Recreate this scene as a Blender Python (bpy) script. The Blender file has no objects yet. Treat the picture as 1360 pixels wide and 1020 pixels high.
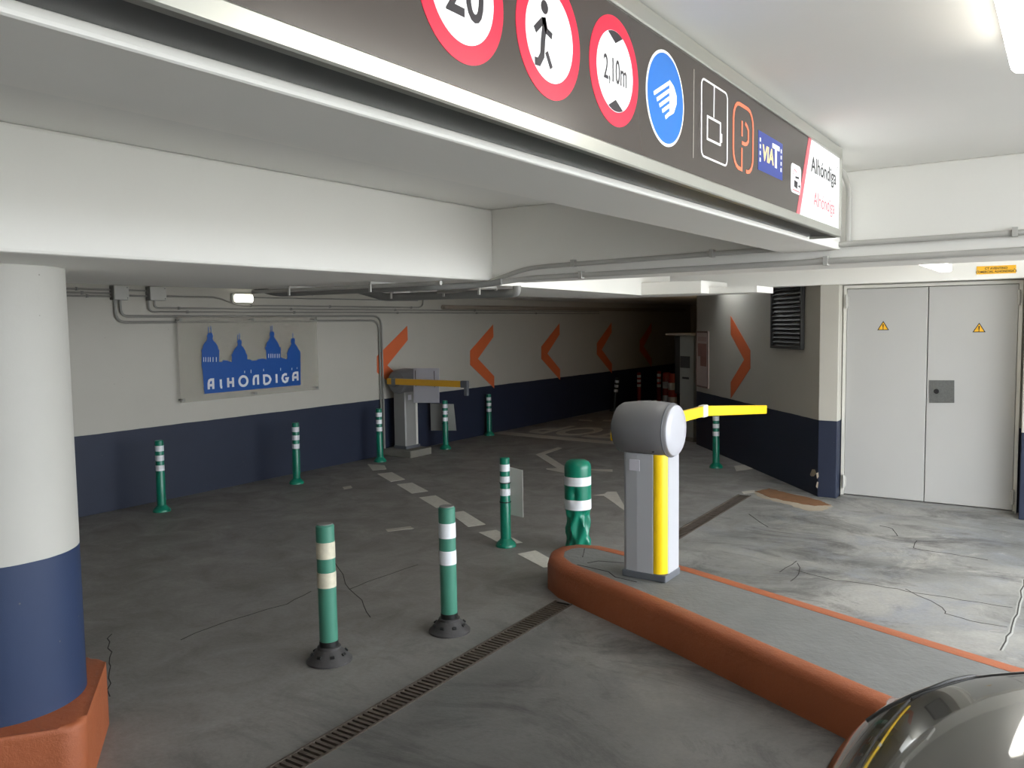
import bpy, bmesh, math, random
from mathutils import Vector, Matrix
random.seed(7)
S = bpy.context.scene
COL = S.collection
R = math.radians

# ------------------------------------------------------------------ camera, light, exposure
cd = bpy.data.cameras.new('camera'); cam = bpy.data.objects.new('camera', cd); COL.objects.link(cam)
cd.sensor_width = 36.0; cd.lens = 36.0*1095.5/1360; cd.clip_start = .05
yaw, pit, rol = R(34.06), R(4.256), R(.761)
F = Vector((-math.sin(yaw)*math.cos(pit), math.cos(yaw)*math.cos(pit), -math.sin(pit)))
Rt = Vector((math.cos(yaw), math.sin(yaw), 0)); Dn = F.cross(Rt)
R2 = math.cos(rol)*Rt+math.sin(rol)*Dn; D2 = -math.sin(rol)*Rt+math.cos(rol)*Dn
M = Matrix((R2, -D2, -F)).transposed().to_4x4(); M.translation = (0, 0, 1.85)
cam.matrix_world = M
S.camera = cam
S.view_settings.view_transform = 'Standard'; S.view_settings.look = 'None'
S.view_settings.exposure = 0.50; S.view_settings.gamma = 1.0
try: S.view_settings.use_curve_mapping = False
except Exception: pass

w = bpy.data.worlds.new('sky'); S.world = w; w.use_nodes = True
bgn = w.node_tree.nodes['Background']
SKY_STRENGTH = 7.8
bgn.inputs[0].default_value = (.90, .95, 1.0, 1); bgn.inputs[1].default_value = SKY_STRENGTH

# ------------------------------------------------------------------ materials
def s2l(c):
    return tuple(((v/255)/12.92 if v/255 <= .04045 else ((v/255+.055)/1.055)**2.4) for v in c)+(1,)
MATS = {}
def nodes(m):
    m.use_nodes = True; nt = m.node_tree; return nt, nt.nodes, nt.links, nt.nodes['Principled BSDF']
def mat(name, rgb, rough=.6, metal=0., var=.08, scale=6., bump=0., bscale=60., spec=.5, emit=0., coat=0.):
    """plain paint/plastic/metal with a little procedural variation in tone"""
    if name in MATS: return MATS[name]
    m = bpy.data.materials.new(name); nt, N, L, P = nodes(m); c = s2l(rgb)
    P.inputs['Roughness'].default_value = rough; P.inputs['Metallic'].default_value = metal
    P.inputs['Specular IOR Level'].default_value = spec
    if coat: P.inputs['Coat Weight'].default_value = coat; P.inputs['Coat Roughness'].default_value = .03
    tc = N.new('ShaderNodeTexCoord'); no = N.new('ShaderNodeTexNoise'); no.inputs['Scale'].default_value = scale
    no.inputs['Detail'].default_value = 6; L.new(tc.outputs['Object'], no.inputs['Vector'])
    mx = N.new('ShaderNodeMix'); mx.data_type = 'RGBA'
    mx.inputs[6].default_value = tuple(v*(1-var) for v in c[:3])+(1,); mx.inputs[7].default_value = tuple(min(1, v*(1+var)) for v in c[:3])+(1,)
    L.new(no.outputs['Fac'], mx.inputs[0]); L.new(mx.outputs[2], P.inputs['Base Color'])
    if bump:
        n2 = N.new('ShaderNodeTexNoise'); n2.inputs['Scale'].default_value = bscale; n2.inputs['Detail'].default_value = 4
        L.new(tc.outputs['Object'], n2.inputs['Vector'])
        b = N.new('ShaderNodeBump'); b.inputs['Strength'].default_value = bump; b.inputs['Distance'].default_value = .01
        L.new(n2.outputs['Fac'], b.inputs['Height']); L.new(b.outputs[0], P.inputs['Normal'])
    if emit:
        L.new(mx.outputs[2], P.inputs['Emission Color']); P.inputs['Emission Strength'].default_value = emit
    MATS[name] = m; return m

def two_tone(name, top, bottom, zc, speck=True, rough=.6):
    """wall paint: pale above, navy below the world height zc, with scuffs and chips"""
    m = bpy.data.materials.new(name); nt, N, L, P = nodes(m); P.inputs['Roughness'].default_value = rough
    g = N.new('ShaderNodeNewGeometry'); sx = N.new('ShaderNodeSeparateXYZ'); L.new(g.outputs['Position'], sx.inputs[0])
    nz = N.new('ShaderNodeTexNoise'); nz.inputs['Scale'].default_value = 3; L.new(g.outputs['Position'], nz.inputs['Vector'])
    a = N.new('ShaderNodeMath'); a.operation = 'MULTIPLY_ADD'; a.inputs[1].default_value = .012; L.new(nz.outputs['Fac'], a.inputs[0]); L.new(sx.outputs[2], a.inputs[2])
    st = N.new('ShaderNodeMath'); st.operation = 'GREATER_THAN'; st.inputs[1].default_value = zc+.006; L.new(a.outputs[0], st.inputs[0])
    n1 = N.new('ShaderNodeTexNoise'); n1.inputs['Scale'].default_value = 1.3; n1.inputs['Detail'].default_value = 8; n1.inputs['Roughness'].default_value = .65
    L.new(g.outputs['Position'], n1.inputs['Vector'])
    def pair(c, v):
        c = s2l(c); k = N.new('ShaderNodeMix'); k.data_type = 'RGBA'
        k.inputs[6].default_value = tuple(x*(1-v) for x in c[:3])+(1,); k.inputs[7].default_value = tuple(min(1, x*(1+v)) for x in c[:3])+(1,)
        L.new(n1.outputs['Fac'], k.inputs[0]); return k.outputs[2]
    mx = N.new('ShaderNodeMix'); mx.data_type = 'RGBA'; L.new(st.outputs[0], mx.inputs[0])
    L.new(pair(bottom, .25), mx.inputs[6]); L.new(pair(top, .07), mx.inputs[7]); out = mx.outputs[2]
    if speck:   # small chips
        vo = N.new('ShaderNodeTexVoronoi'); vo.inputs['Scale'].default_value = 9; L.new(g.outputs['Position'], vo.inputs['Vector'])
        c2 = N.new('ShaderNodeMath'); c2.operation = 'LESS_THAN'; c2.inputs[1].default_value = .035; L.new(vo.outputs['Distance'], c2.inputs[0])
        c3 = N.new('ShaderNodeMath'); c3.operation = 'MULTIPLY'; c3.inputs[1].default_value = .55; L.new(c2.outputs[0], c3.inputs[0])
        m3 = N.new('ShaderNodeMix'); m3.data_type = 'RGBA'; L.new(c3.outputs[0], m3.inputs[0]); L.new(out, m3.inputs[6]); m3.inputs[7].default_value = s2l((105, 100, 92)); out = m3.outputs[2]
    L.new(out, P.inputs['Base Color'])
    b = N.new('ShaderNodeBump'); b.inputs['Strength'].default_value = .25; b.inputs['Distance'].default_value = .02
    L.new(n1.outputs['Fac'], b.inputs['Height']); L.new(b.outputs[0], P.inputs['Normal'])
    return m

def floor_material():
    m = bpy.data.materials.new('stained concrete floor'); nt, N, L, P = nodes(m)
    g = N.new('ShaderNodeNewGeometry'); pos = g.outputs['Position']
    sx = N.new('ShaderNodeSeparateXYZ'); L.new(pos, sx.inputs[0])
    def noise(s, d=6, r=.6, dist=0., vec=None):
        n = N.new('ShaderNodeTexNoise'); n.inputs['Scale'].default_value = s; n.inputs['Detail'].default_value = d
        n.inputs['Roughness'].default_value = r; n.inputs['Distortion'].default_value = dist; L.new(vec or pos, n.inputs['Vector']); return n.outputs['Fac']
    def ramp(f, a, b, c0=0., c1=1.):
        r = N.new('ShaderNodeMapRange'); r.inputs['From Min'].default_value = a; r.inputs['From Max'].default_value = b
        r.inputs['To Min'].default_value = c0; r.inputs['To Max'].default_value = c1; L.new(f, r.inputs['Value']); return r.outputs[0]
    def math_(op, a, b):
        k = N.new('ShaderNodeMath'); k.operation = op
        for i, v in enumerate((a, b)):
            if isinstance(v, (int, float)): k.inputs[i].default_value = v
            else: L.new(v, k.inputs[i])
        return k.outputs[0]
    def mix(f, a, b):
        k = N.new('ShaderNodeMix'); k.data_type = 'RGBA'
        if isinstance(f, (int, float)): k.inputs[0].default_value = f
        else: L.new(f, k.inputs[0])
        for i, v in ((6, a), (7, b)):
            if isinstance(v, tuple): k.inputs[i].default_value = v
            else: L.new(v, k.inputs[i])
        return k.outputs[2]
    big = noise(.7, 5, .6, .4); mid = noise(2.6, 8, .65, .6); fine = noise(40, 4, .7)
    # dark smooth floor paint inside, paler worn concrete on the street side
    inside = mix(ramp(mid, .3, .7), s2l((122, 118, 114)), s2l((144, 140, 136)))
    street = mix(ramp(big, .38, .62), s2l((118, 118, 116)), s2l((160, 158, 153)))
    street = mix(ramp(noise(1.7, 9, .7, 1.2), .50, .72), street, s2l((134, 137, 144)))
    edge = math_('ADD', sx.outputs[0], math_('MULTIPLY', math_('SUBTRACT', mid, .5), .9))
    yb = math_('ADD', sx.outputs[1], math_('MULTIPLY', math_('SUBTRACT', big, .5), 1.5))
    fac = math_('MULTIPLY', ramp(edge, -3.4, -2.2), ramp(yb, 3.4, 4.8, .10, 1.))
    col = mix(fac, inside, street)
    lane = math_('MULTIPLY', ramp(edge, -3.0, -2.5), ramp(yb, 3.6, 4.8, 1., 0.))
    col = mix(lane, col, mix(ramp(big, .35, .65), s2l((86, 85, 82)), s2l((114, 112, 108))))
    # pale scuffed patches with a shape of their own
    pale = math_('MULTIPLY', ramp(noise(1.4, 10, .75, 1.5), .56, .68), fac)
    col = mix(math_('MULTIPLY', pale, .45), col, s2l((196, 190, 180)))
    # tyre rubber marks, stretched along the way the cars drive
    mp = N.new('ShaderNodeMapping'); mp.inputs['Scale'].default_value = (.9, 1.7, 1); mp.inputs['Rotation'].default_value = (0, 0, R(22)); L.new(pos, mp.inputs['Vector'])
    rub = noise(1.1, 12, .78, 1.1, mp.outputs[0])
    rmask = math_('MULTIPLY', ramp(rub, .49, .62), ramp(sx.outputs[0], -3.6, -2.3))
    col = mix(math_('MULTIPLY', rmask, .72), col, s2l((62, 60, 60)))
    # fine grain and grit
    col = mix(ramp(fine, .3, .7, 0., .22), col, s2l((58, 56, 54)))
    br = mix(ramp(noise(3.3, 6, .6, .8), .62, .74, 0., .35), col, s2l((96, 84, 72)))
    # grime in the channel
    pit_ = math_('LESS_THAN', sx.outputs[2], -.004)
    br = mix(pit_, br, s2l((40, 37, 34)))
    L.new(br, P.inputs['Base Color'])
    rr = ramp(mid, .3, .7, .62, .38); L.new(rr, P.inputs['Roughness'])
    P.inputs['Specular IOR Level'].default_value = .4
    b = N.new('ShaderNodeBump'); b.inputs['Strength'].default_value = .25; b.inputs['Distance'].default_value = .006
    L.new(math_('ADD', fine, mid), b.inputs['Height']); L.new(b.outputs[0], P.inputs['Normal'])
    return m

def kerb_material():
    """orange paint on the sides and rim, scuffed; raw concrete where it is worn"""
    m = bpy.data.materials.new('scuffed orange kerb paint'); nt, N, L, P = nodes(m)
    g = N.new('ShaderNodeNewGeometry'); n = N.new('ShaderNodeTexNoise'); n.inputs['Scale'].default_value = 7; n.inputs['Detail'].default_value = 10; n.inputs['Roughness'].default_value = .75
    L.new(g.outputs['Position'], n.inputs['Vector'])
    r = N.new('ShaderNodeMapRange'); r.inputs['From Min'].default_value = .62; r.inputs['From Max'].default_value = .66; L.new(n.outputs['Fac'], r.inputs['Value'])
    n2 = N.new('ShaderNodeTexNoise'); n2.inputs['Scale'].default_value = 2; n2.inputs['Detail'].default_value = 5; L.new(g.outputs['Position'], n2.inputs['Vector'])
    a = N.new('ShaderNodeMix'); a.data_type = 'RGBA'; a.inputs[6].default_value = s2l((142, 76, 42)); a.inputs[7].default_value = s2l((178, 98, 60)); L.new(n2.outputs['Fac'], a.inputs[0])
    k = N.new('ShaderNodeMix'); k.data_type = 'RGBA'; L.new(r.outputs[0], k.inputs[0]); L.new(a.outputs[2], k.inputs[6]); k.inputs[7].default_value = s2l((138, 84, 58))
    L.new(k.outputs[2], P.inputs['Base Color']); P.inputs['Roughness'].default_value = .5
    b = N.new('ShaderNodeBump'); b.inputs['Strength'].default_value = .5; b.inputs['Distance'].default_value = .02; L.new(n.outputs['Fac'], b.inputs['Height']); L.new(b.outputs[0], P.inputs['Normal'])
    return m

WALL = two_tone('pale wall paint with navy dado', (182, 178, 168), (30, 38, 58), .80)
COLP = two_tone('column paint pale over navy', (182, 180, 173), (34, 50, 82), .93)
CEIL = mat('white ceiling plaster', (236, 235, 230), .75, var=.04, scale=1.2, bump=.15, bscale=7)
BEAM = mat('white beam paint', (242, 240, 234), .6, var=.03, scale=1.5, bump=.2, bscale=6)
FLOOR = floor_material(); KERB = kerb_material()
KTOP = mat('grey concrete island top', (114, 114, 112), .7, var=.2, scale=5, bump=.4, bscale=30)
ORANGE = mat('orange wall paint', (216, 106, 60), .6, var=.05)
ORLINE = mat('worn orange line paint', (214, 128, 92), .6, var=.18, scale=20)
ROADW = mat('worn white road paint', (206, 202, 192), .6, var=.22, scale=30)
ROADF = mat('faded white road paint', (188, 182, 172), .7, var=.2, scale=14)
GALV = mat('grey painted conduit', (186, 184, 178), .45, var=.05)
WCON = mat('shade-darkened grey wall conduit', (140, 138, 132), .5, var=.05)  # darkened so the colour carries the shadow lines along the wall conduits
GALD = mat('dark grey conduit', (128, 127, 124), .5, var=.08)
DARKB = mat('black casing panel', (44, 46, 46), .35, var=.1)  # near-black sheet of the sign casing
ALU = mat('brushed aluminium frame', (190, 190, 182), .32, metal=.75, var=.05)
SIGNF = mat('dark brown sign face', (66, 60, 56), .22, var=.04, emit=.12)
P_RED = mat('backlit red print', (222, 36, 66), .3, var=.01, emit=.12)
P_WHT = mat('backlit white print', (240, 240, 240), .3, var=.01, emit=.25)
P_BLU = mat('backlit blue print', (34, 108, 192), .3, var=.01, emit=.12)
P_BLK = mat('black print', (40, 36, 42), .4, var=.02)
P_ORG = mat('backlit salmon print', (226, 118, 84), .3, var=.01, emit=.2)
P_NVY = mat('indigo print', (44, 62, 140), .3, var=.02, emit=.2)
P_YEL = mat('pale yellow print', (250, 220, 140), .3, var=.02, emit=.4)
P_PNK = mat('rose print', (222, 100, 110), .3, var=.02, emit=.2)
GREEN = mat('green plastic', (12, 116, 92), .3, var=.08, scale=9)
GREENW = mat('weathered green plastic', (66, 128, 108), .42, var=.16, scale=7)
GREEND = mat('dark green plastic', (8, 84, 68), .3, var=.1)
BAND = mat('white reflective band', (226, 228, 232), .3, var=.05, scale=30)
BANDW = mat('dirty white reflective band', (206, 200, 178), .45, var=.22, scale=40)
RUB = mat('black rubber', (66, 64, 64), .6, var=.15, bump=.2)
REDP = mat('dark red plastic', (150, 40, 34), .4, var=.1)
CABG = mat('light grey cabinet enamel', (176, 177, 181), .35, var=.02)
HEADG = mat('grey moulded barrier head', (112, 111, 113), .42, var=.03)
DISCW = mat('pale grey end cap', (176, 176, 182), .3, var=.02)
YEL = mat('bright yellow enamel', (252, 208, 24), .3, var=.03)
BASEG = mat('dark grey barrier base', (92, 95, 100), .5, var=.08)
DOORG = mat('light grey door enamel', (180, 179, 176), .45, var=.05, scale=1.6)
STEEL = mat('brushed steel plate', (120, 122, 120), .4, metal=.6, var=.25, scale=60)
BLK = mat('black plastic', (18, 18, 19), .45, var=.1)
WARN = mat('yellow warning film', (246, 186, 44), .4, var=.03)
IRON = mat('rusty cast iron grating', (88, 78, 70), .6, metal=.3, var=.3, scale=25, bump=.5)
CONC = mat('raw concrete block', (122, 119, 110), .8, var=.15, scale=7, bump=.5, bscale=20)
PAPER = mat('white board', (196, 194, 202), .6, var=.03)
BACKB = mat('pale grey board', (176, 176, 170), .6, var=.05)
CRACK = mat('dark crack', (52, 48, 46), .9, var=.2)
CHALK = mat('pale filler in joint', (160, 160, 155), .8, var=.25, scale=20)
RUST = mat('rust brown broken screed', (122, 84, 52), .8, var=.35, scale=14, bump=.8, bscale=24)
CHIP = mat('exposed plaster', (164, 152, 134), .8, var=.15, scale=30)
CITY = mat('blue skyline print', (24, 80, 154), .4, var=.03)
LAMPW = mat('white lamp housing', (210, 208, 200), .45, var=.03)
GRILLE = mat('dark grey louvre metal', (58, 58, 58), .5, var=.1)
ASPH = mat('street paving', (176, 174, 168), .85, var=.12, scale=3)
def emis(name, rgb, strength):
    m = bpy.data.materials.new(name); nt, N, L, P = nodes(m); P.inputs['Base Color'].default_value = s2l(rgb)
    P.inputs['Emission Color'].default_value = s2l(rgb); P.inputs['Emission Strength'].default_value = strength; return m
LAMP = emis('lit lamp diffuser', (255, 252, 244), 6.0)
LAMPE = emis('lit emergency lamp', (255, 252, 240), 3.0)
def glass(name, rgb, rough=.02, alpha=None):
    m = bpy.data.materials.new(name); nt, N, L, P = nodes(m); P.inputs['Base Color'].default_value = s2l(rgb); P.inputs['Roughness'].default_value = rough
    if alpha is None: P.inputs['Transmission Weight'].default_value = 1.; P.inputs['IOR'].default_value = 1.45
    else: P.inputs['Alpha'].default_value = alpha
    return m
ACRY = glass('clear acrylic sheet', (196, 190, 178), .10, .30)
CARP = mat('black metallic car paint', (38, 37, 34), .22, metal=.35, var=.03, coat=1.)
CARG = mat('dark tinted glass', (14, 16, 17), .04, var=.02, spec=.8)
CHROME = mat('chrome', (215, 215, 218), .1, metal=1., var=.02)
LENS = glass('clear headlight lens', (225, 232, 240), .02, .35)

# ------------------------------------------------------------------ mesh helpers
def link(name, bm, m, parent=None, smooth=False, smooth_angle=None):
    me = bpy.data.meshes.new(name)
    bmesh.ops.recalc_face_normals(bm, faces=bm.faces[:])
    bm.to_mesh(me); bm.free()
    ms = m if isinstance(m, (list, tuple)) else [m]
    for x in ms: me.materials.append(x)
    if smooth:
        for p in me.polygons: p.use_smooth = True
        try: me.set_sharp_from_angle(angle=R(smooth_angle or 40))
        except Exception: pass
    o = bpy.data.objects.new(name, me); COL.objects.link(o)
    if parent is not None: o.parent = parent
    return o
def place(o, loc, rz=0.):
    o.location = loc; o.rotation_euler = (0, 0, rz); return o
def empty(name, loc=(0, 0, 0), rz=0., label=None, cat=None, group=None, kind=None):
    o = bpy.data.objects.new(name, None); COL.objects.link(o); o.location = loc; o.rotation_euler = (0, 0, rz); o.empty_display_size = .1
    return tag(o, label, cat, group, kind)
def tag(o, label=None, cat=None, group=None, kind=None):
    if label: o['label'] = label
    if cat: o['category'] = cat
    if group: o['group'] = group
    if kind: o['kind'] = kind
    return o
def NB(): return bmesh.new()
def box(bm, x0, x1, y0, y1, z0, z1, bev=0., seg=1, mi=0):
    v = [bm.verts.new((x, y, z)) for x in (x0, x1) for y in (y0, y1) for z in (z0, z1)]
    fs = [bm.faces.new([v[i] for i in q]) for q in ((0, 1, 3, 2), (4, 6, 7, 5), (0, 4, 5, 1), (2, 3, 7, 6), (0, 2, 6, 4), (1, 5, 7, 3))]
    for f_ in fs: f_.material_index = mi
    if bev:
        bmesh.ops.bevel(bm, geom=list({e for f_ in fs for e in f_.edges}), offset=bev, segments=seg, profile=.5, affect='EDGES')
    return bm
def lathe(bm, prof, n=32, cx=0., cy=0., mats=None, cap=True, M=None):
    """prof: list of (r, z[, material])"""
    rings = []
    for p in prof:
        rings.append([bm.verts.new((cx+p[0]*math.cos(2*math.pi*i/n), cy+p[0]*math.sin(2*math.pi*i/n), p[1])) for i in range(n)])
    for k in range(len(rings)-1):
        mi = prof[k+1][2] if len(prof[k+1]) > 2 else 0
        for i in range(n):
            f_ = bm.faces.new((rings[k][i], rings[k][(i+1) % n], rings[k+1][(i+1) % n], rings[k+1][i])); f_.material_index = mi
    if cap:
        bm.faces.new(rings[0][::-1]); f_ = bm.faces.new(rings[-1]); f_.material_index = prof[-1][2] if len(prof[-1]) > 2 else 0
    vs = [v for r in rings for v in r]
    if M is not None: bmesh.ops.transform(bm, matrix=M, verts=vs)
    return bm
def tube(bm, pts, r, n=8, cap=True):
    pts = [Vector(p) for p in pts]; rings = []; up0 = None
    for i, p in enumerate(pts):
        a = pts[max(i-1, 0)]; b = pts[min(i+1, len(pts)-1)]; t = (b-a).normalized()
        if up0 is None: up0 = Vector((0, 0, 1)) if abs(t.z) < .9 else Vector((1, 0, 0))
        s = t.cross(up0).normalized(); u = s.cross(t).normalized(); up0 = u
        rings.append([bm.verts.new(p+r*(math.cos(2*math.pi*k/n)*s+math.sin(2*math.pi*k/n)*u)) for k in range(n)])
    for k in range(len(rings)-1):
        for i in range(n): bm.faces.new((rings[k][i], rings[k][(i+1) % n], rings[k+1][(i+1) % n], rings[k+1][i]))
    if cap: bm.faces.new(rings[0][::-1]); bm.faces.new(rings[-1])
    return bm
def rounded(pts, rad, seg=5):
    """fillet the inner corners of a 3-D polyline"""
    pts = [Vector(p) for p in pts]; out = [pts[0]]
    for i in range(1, len(pts)-1):
        a, b, c = pts[i-1], pts[i], pts[i+1]; d = min(rad, (a-b).length*.49, (c-b).length*.49)
        p0 = b+(a-b).normalized()*d; p1 = b+(c-b).normalized()*d
        for k in range(seg+1):
            t = k/seg; out.append((1-t)**2*p0+2*t*(1-t)*b+t*t*p1)
    out.append(pts[-1]); return out
class Plane:
    """flat drawing plane: origin O, axes U (right) and V (up), N = U x V towards the viewer"""
    def __init__(s, O, U, V): s.O = Vector(O); s.U = Vector(U).normalized(); s.V = Vector(V).normalized(); s.N = s.U.cross(s.V)
    def p(s, u, v, n=0.): return s.O+s.U*u+s.V*v+s.N*n
def prism(bm, pl, pts, n0, n1, mi=0):
    a = [bm.verts.new(pl.p(u, v, n0)) for u, v in pts]; b = [bm.verts.new(pl.p(u, v, n1)) for u, v in pts]
    k = len(pts)
    try:
        f_ = bm.faces.new(b); f_.material_index = mi; bm.faces.new(a[::-1]).material_index = mi
    except ValueError: pass
    for i in range(k): bm.faces.new((a[i], a[(i+1) % k], b[(i+1) % k], b[i])).material_index = mi
    return bm
def stroke(bm, pl, pts, wd, n0, n1, closed=False):
    """a line of width wd with mitred joints, as a chain of prisms"""
    P = [Vector(p).to_2d() for p in pts]; k = len(P); L, Rr = [], []
    for i in range(k):
        if closed: a, b = P[i-1], P[(i+1) % k]
        else: a, b = P[max(i-1, 0)], P[min(i+1, k-1)]
        d1 = (P[i]-a).normalized() if (P[i]-a).length > 1e-9 else None; d2 = (b-P[i]).normalized() if (b-P[i]).length > 1e-9 else None
        if d1 is None: d1 = d2
        if d2 is None: d2 = d1
        t = (d1+d2); t = t.normalized() if t.length > 1e-6 else d1
        nn = Vector((-t.y, t.x)); c = max(.45, nn.dot(Vector((-d1.y, d1.x))))
        L.append(P[i]+nn*(wd/2/c)); Rr.append(P[i]-nn*(wd/2/c))
    for i in range(k if closed else k-1):
        j = (i+1) % k; prism(bm, pl, [tuple(L[i]), tuple(Rr[i]), tuple(Rr[j]), tuple(L[j])], n0, n1)
    return bm
def circle(cu, cv, r, n=48, a0=0., a1=360.):
    full = abs(a1-a0) >= 359.9; m_ = n if full else n+1
    return [(cu+r*math.cos(R(a0+(a1-a0)*i/n)), cv+r*math.sin(R(a0+(a1-a0)*i/n))) for i in range(m_)]
def rrect(u0, v0, u1, v1, r, n=5):
    out = []
    for cu, cv, a in ((u1-r, v1-r, 0), (u0+r, v1-r, 90), (u0+r, v0+r, 180), (u1-r, v0+r, 270)):
        out += [(cu+r*math.cos(R(a+90*i/n)), cv+r*math.sin(R(a+90*i/n))) for i in range(n+1)]
    return out
def text(name, s, pl, u, v, h, m, parent, n0=0., th=.002, wscale=1., align='LEFT', bold=0., shear=0., rot=0., space=1., fitw=None):
    """lettering as a mesh: cap height about h, baseline start at (u, v)"""
    cu = bpy.data.curves.new(name, 'FONT'); cu.body = s; cu.size = h/.7; cu.extrude = th/2; cu.align_x = align; cu.offset = bold; cu.shear = shear; cu.space_character = space
    cu.resolution_u = 4
    t = bpy.data.objects.new(name, cu); COL.objects.link(t); bpy.context.view_layer.update()
    me = bpy.data.meshes.new_from_object(t.evaluated_get(bpy.context.evaluated_depsgraph_get()))
    bpy.data.objects.remove(t); bpy.data.curves.remove(cu)
    if fitw:
        xs = [v.co.x for v in me.vertices]; wscale = fitw/(max(xs)-min(xs))
    Mx = Matrix((pl.U, pl.V, pl.N)).transposed().to_4x4(); Mx.translation = pl.p(u, v, n0+th/2)
    me.transform(Mx @ Matrix.Rotation(rot, 4, 'Z') @ Matrix.Diagonal((wscale, 1, 1, 1)))
    me.materials.clear(); me.materials.append(m); me.name = name
    o = bpy.data.objects.new(name, me); COL.objects.link(o); o.parent = parent; return o
def struct(name, bm, m, label=None, parent=None, smooth=False):
    o = link(name, bm, m, parent, smooth)
    if parent is None: o['kind'] = 'structure'
    if label: o['label'] = label
    return o
def part(name, bm, m, parent, label=None, smooth=False, angle=None, kind=None):
    o = link(name, bm, m, parent, smooth, angle)
    if label: o['label'] = label
    if kind: o['kind'] = kind
    return o
def copy_tree(o, parent=None):
    c = o.copy(); COL.objects.link(c); c.parent = parent
    for ch in list(o.children): copy_tree(ch, c)
    return c

# ------------------------------------------------------------------ room shell
CEZ = 2.52
def gxc(y): return -2.665-.02*(y-2)          # centre line of the drainage channel
GH = .068
bm = NB()
def fquad(pts): bm.faces.new([bm.verts.new(p) for p in pts])
Y0, Y1, YA, YB, YC, YD = -2.5, 20., 1.0, 4.60, 5.75, 8.5
def strip(xa, xb, n0, n1):
    ys = [Y0, YA, YB, YC, YD, Y1]
    for a, b in zip(ys[:-1], ys[1:]): fquad([(xa(a), a, 0), (xb(a), a, 0), (xb(b), b, 0), (xa(b), b, 0)])
strip(lambda y: -8.2, lambda y: gxc(y)-GH, 0, 0)
strip(lambda y: gxc(y)+GH, lambda y: 2.4, 0, 0)
for a, b in ((Y0, YA), (YB, YC), (YD, Y1)):
    fquad([(gxc(a)-GH, a, 0), (gxc(a)+GH, a, 0), (gxc(b)+GH, b, 0), (gxc(b)-GH, b, 0)])
DEP = -.09
for a, b in ((YA, YB), (YC, YD)):
    q = [(gxc(a)-GH, a), (gxc(a)+GH, a), (gxc(b)+GH, b), (gxc(b)-GH, b)]
    fquad([(x, y, DEP) for x, y in q])
    for i in range(4):
        (xa, ya), (xb, yb) = q[i], q[(i+1) % 4]; fquad([(xa, ya, 0), (xa, ya, DEP), (xb, yb, DEP), (xb, yb, 0)])
bmesh.ops.remove_doubles(bm, verts=bm.verts, dist=1e-4)
# underside, so that the slab has a thickness
fquad([(-8.2, Y0, -.2), (2.4, Y0, -.2), (2.4, Y1, -.2), (-8.2, Y1, -.2)])
floor = struct('floor', bm, FLOOR, 'dark grey stained concrete floor of the garage')
bm = NB(); box(bm, 2.4, 30, -25, 30, -.2, 0.); struct('floor', bm, ASPH, 'street surface outside the garage')

WX = -8.0
bm = NB(); box(bm, WX-.2, WX, Y0, Y1, 0, CEZ); wl = struct('wall_left', bm, WALL, 'long pale wall with a navy lower band and orange chevrons')
PIL = (-2.12, 8.80)
bm = NB(); box(bm, WX, -4.3, Y1, Y1+.2, 0, CEZ); struct('wall_end', bm, WALL, 'dark far end of the ramp')
bm = NB()       # angled wall right of the ramp, and its return into the tunnel
pl_col = Plane((PIL[0], PIL[1], 0), (2.455, -2.87, 0), (0, 0, 1))
LW = 3.78
a = pl_col.p(0, 0); b = pl_col.p(-LW, 0)
pts = [(a.x, a.y), (b.x, b.y), (-4.35, 11.9), (-4.35, Y1), (-4.15, Y1), (-4.15, 12.0), (-2.0, 9.3), (-1.97, 8.95)]
prism(bm, Plane((0, 0, 0), (1, 0, 0), (0, 1, 0)), pts, 0, CEZ)
wr = struct('wall_right', bm, WALL, 'angled pale wall with navy lower band, one orange chevron and a dark louvre')
DY = 8.95; DX0, DX1, DZ = -1.93, -.365, 2.18
bm = NB(); box(bm, -2.0, DX0, DY+.06, DY+.3, 0, CEZ); box(bm, DX1, 2.4, DY+.06, DY+.3, 0, CEZ); box(bm, DX0, DX1, DY+.06, DY+.3, DZ, CEZ); box(bm, DX0-.1, DX1+.1, DY+.30, DY+.34, 0, CEZ)  # rearmost box added to block sky light through the door gaps
wb = struct('wall_back', bm, WALL, 'wall holding the grey double door')
bm = NB(); box(bm, -2.13, DX0-.01, 8.80, DY+.06, 0, 2.19, .008, 2); struct('trim_1', bm, WALL, 'narrow corner pillar, white over navy, left of the grey door')
bm = NB(); box(bm, DX1+.03, DX1+.45, 8.70, DY+.06, 0, 2.19, .008, 2); struct('trim_2', bm, WALL, 'white over navy pillar right of the grey door')
bm = NB(); box(bm, 2.3, 2.5, Y0-.2, -.9, 0, CEZ); struct('wall_daylight_block', bm, WALL, 'unseen pale wall added to cut daylight at the street opening')  # unseen wall, added to keep daylight off the camera-side faces
bm = NB(); box(bm, WX, 2.3, Y0-.2, Y0, 0, CEZ); struct('wall_front', bm, WALL, 'pale wall behind the camera')

bm = NB(); box(bm, WX, 2.3, Y0, 10.2, CEZ, CEZ+.2); struct('ceiling', bm, CEIL, 'smooth white ceiling')
bm = NB(); box(bm, WX, -4.0, 10.2, Y1, 2.24, CEZ+.2); struct('ceiling', bm, CEIL, 'lower ceiling over the ramp')
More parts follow.
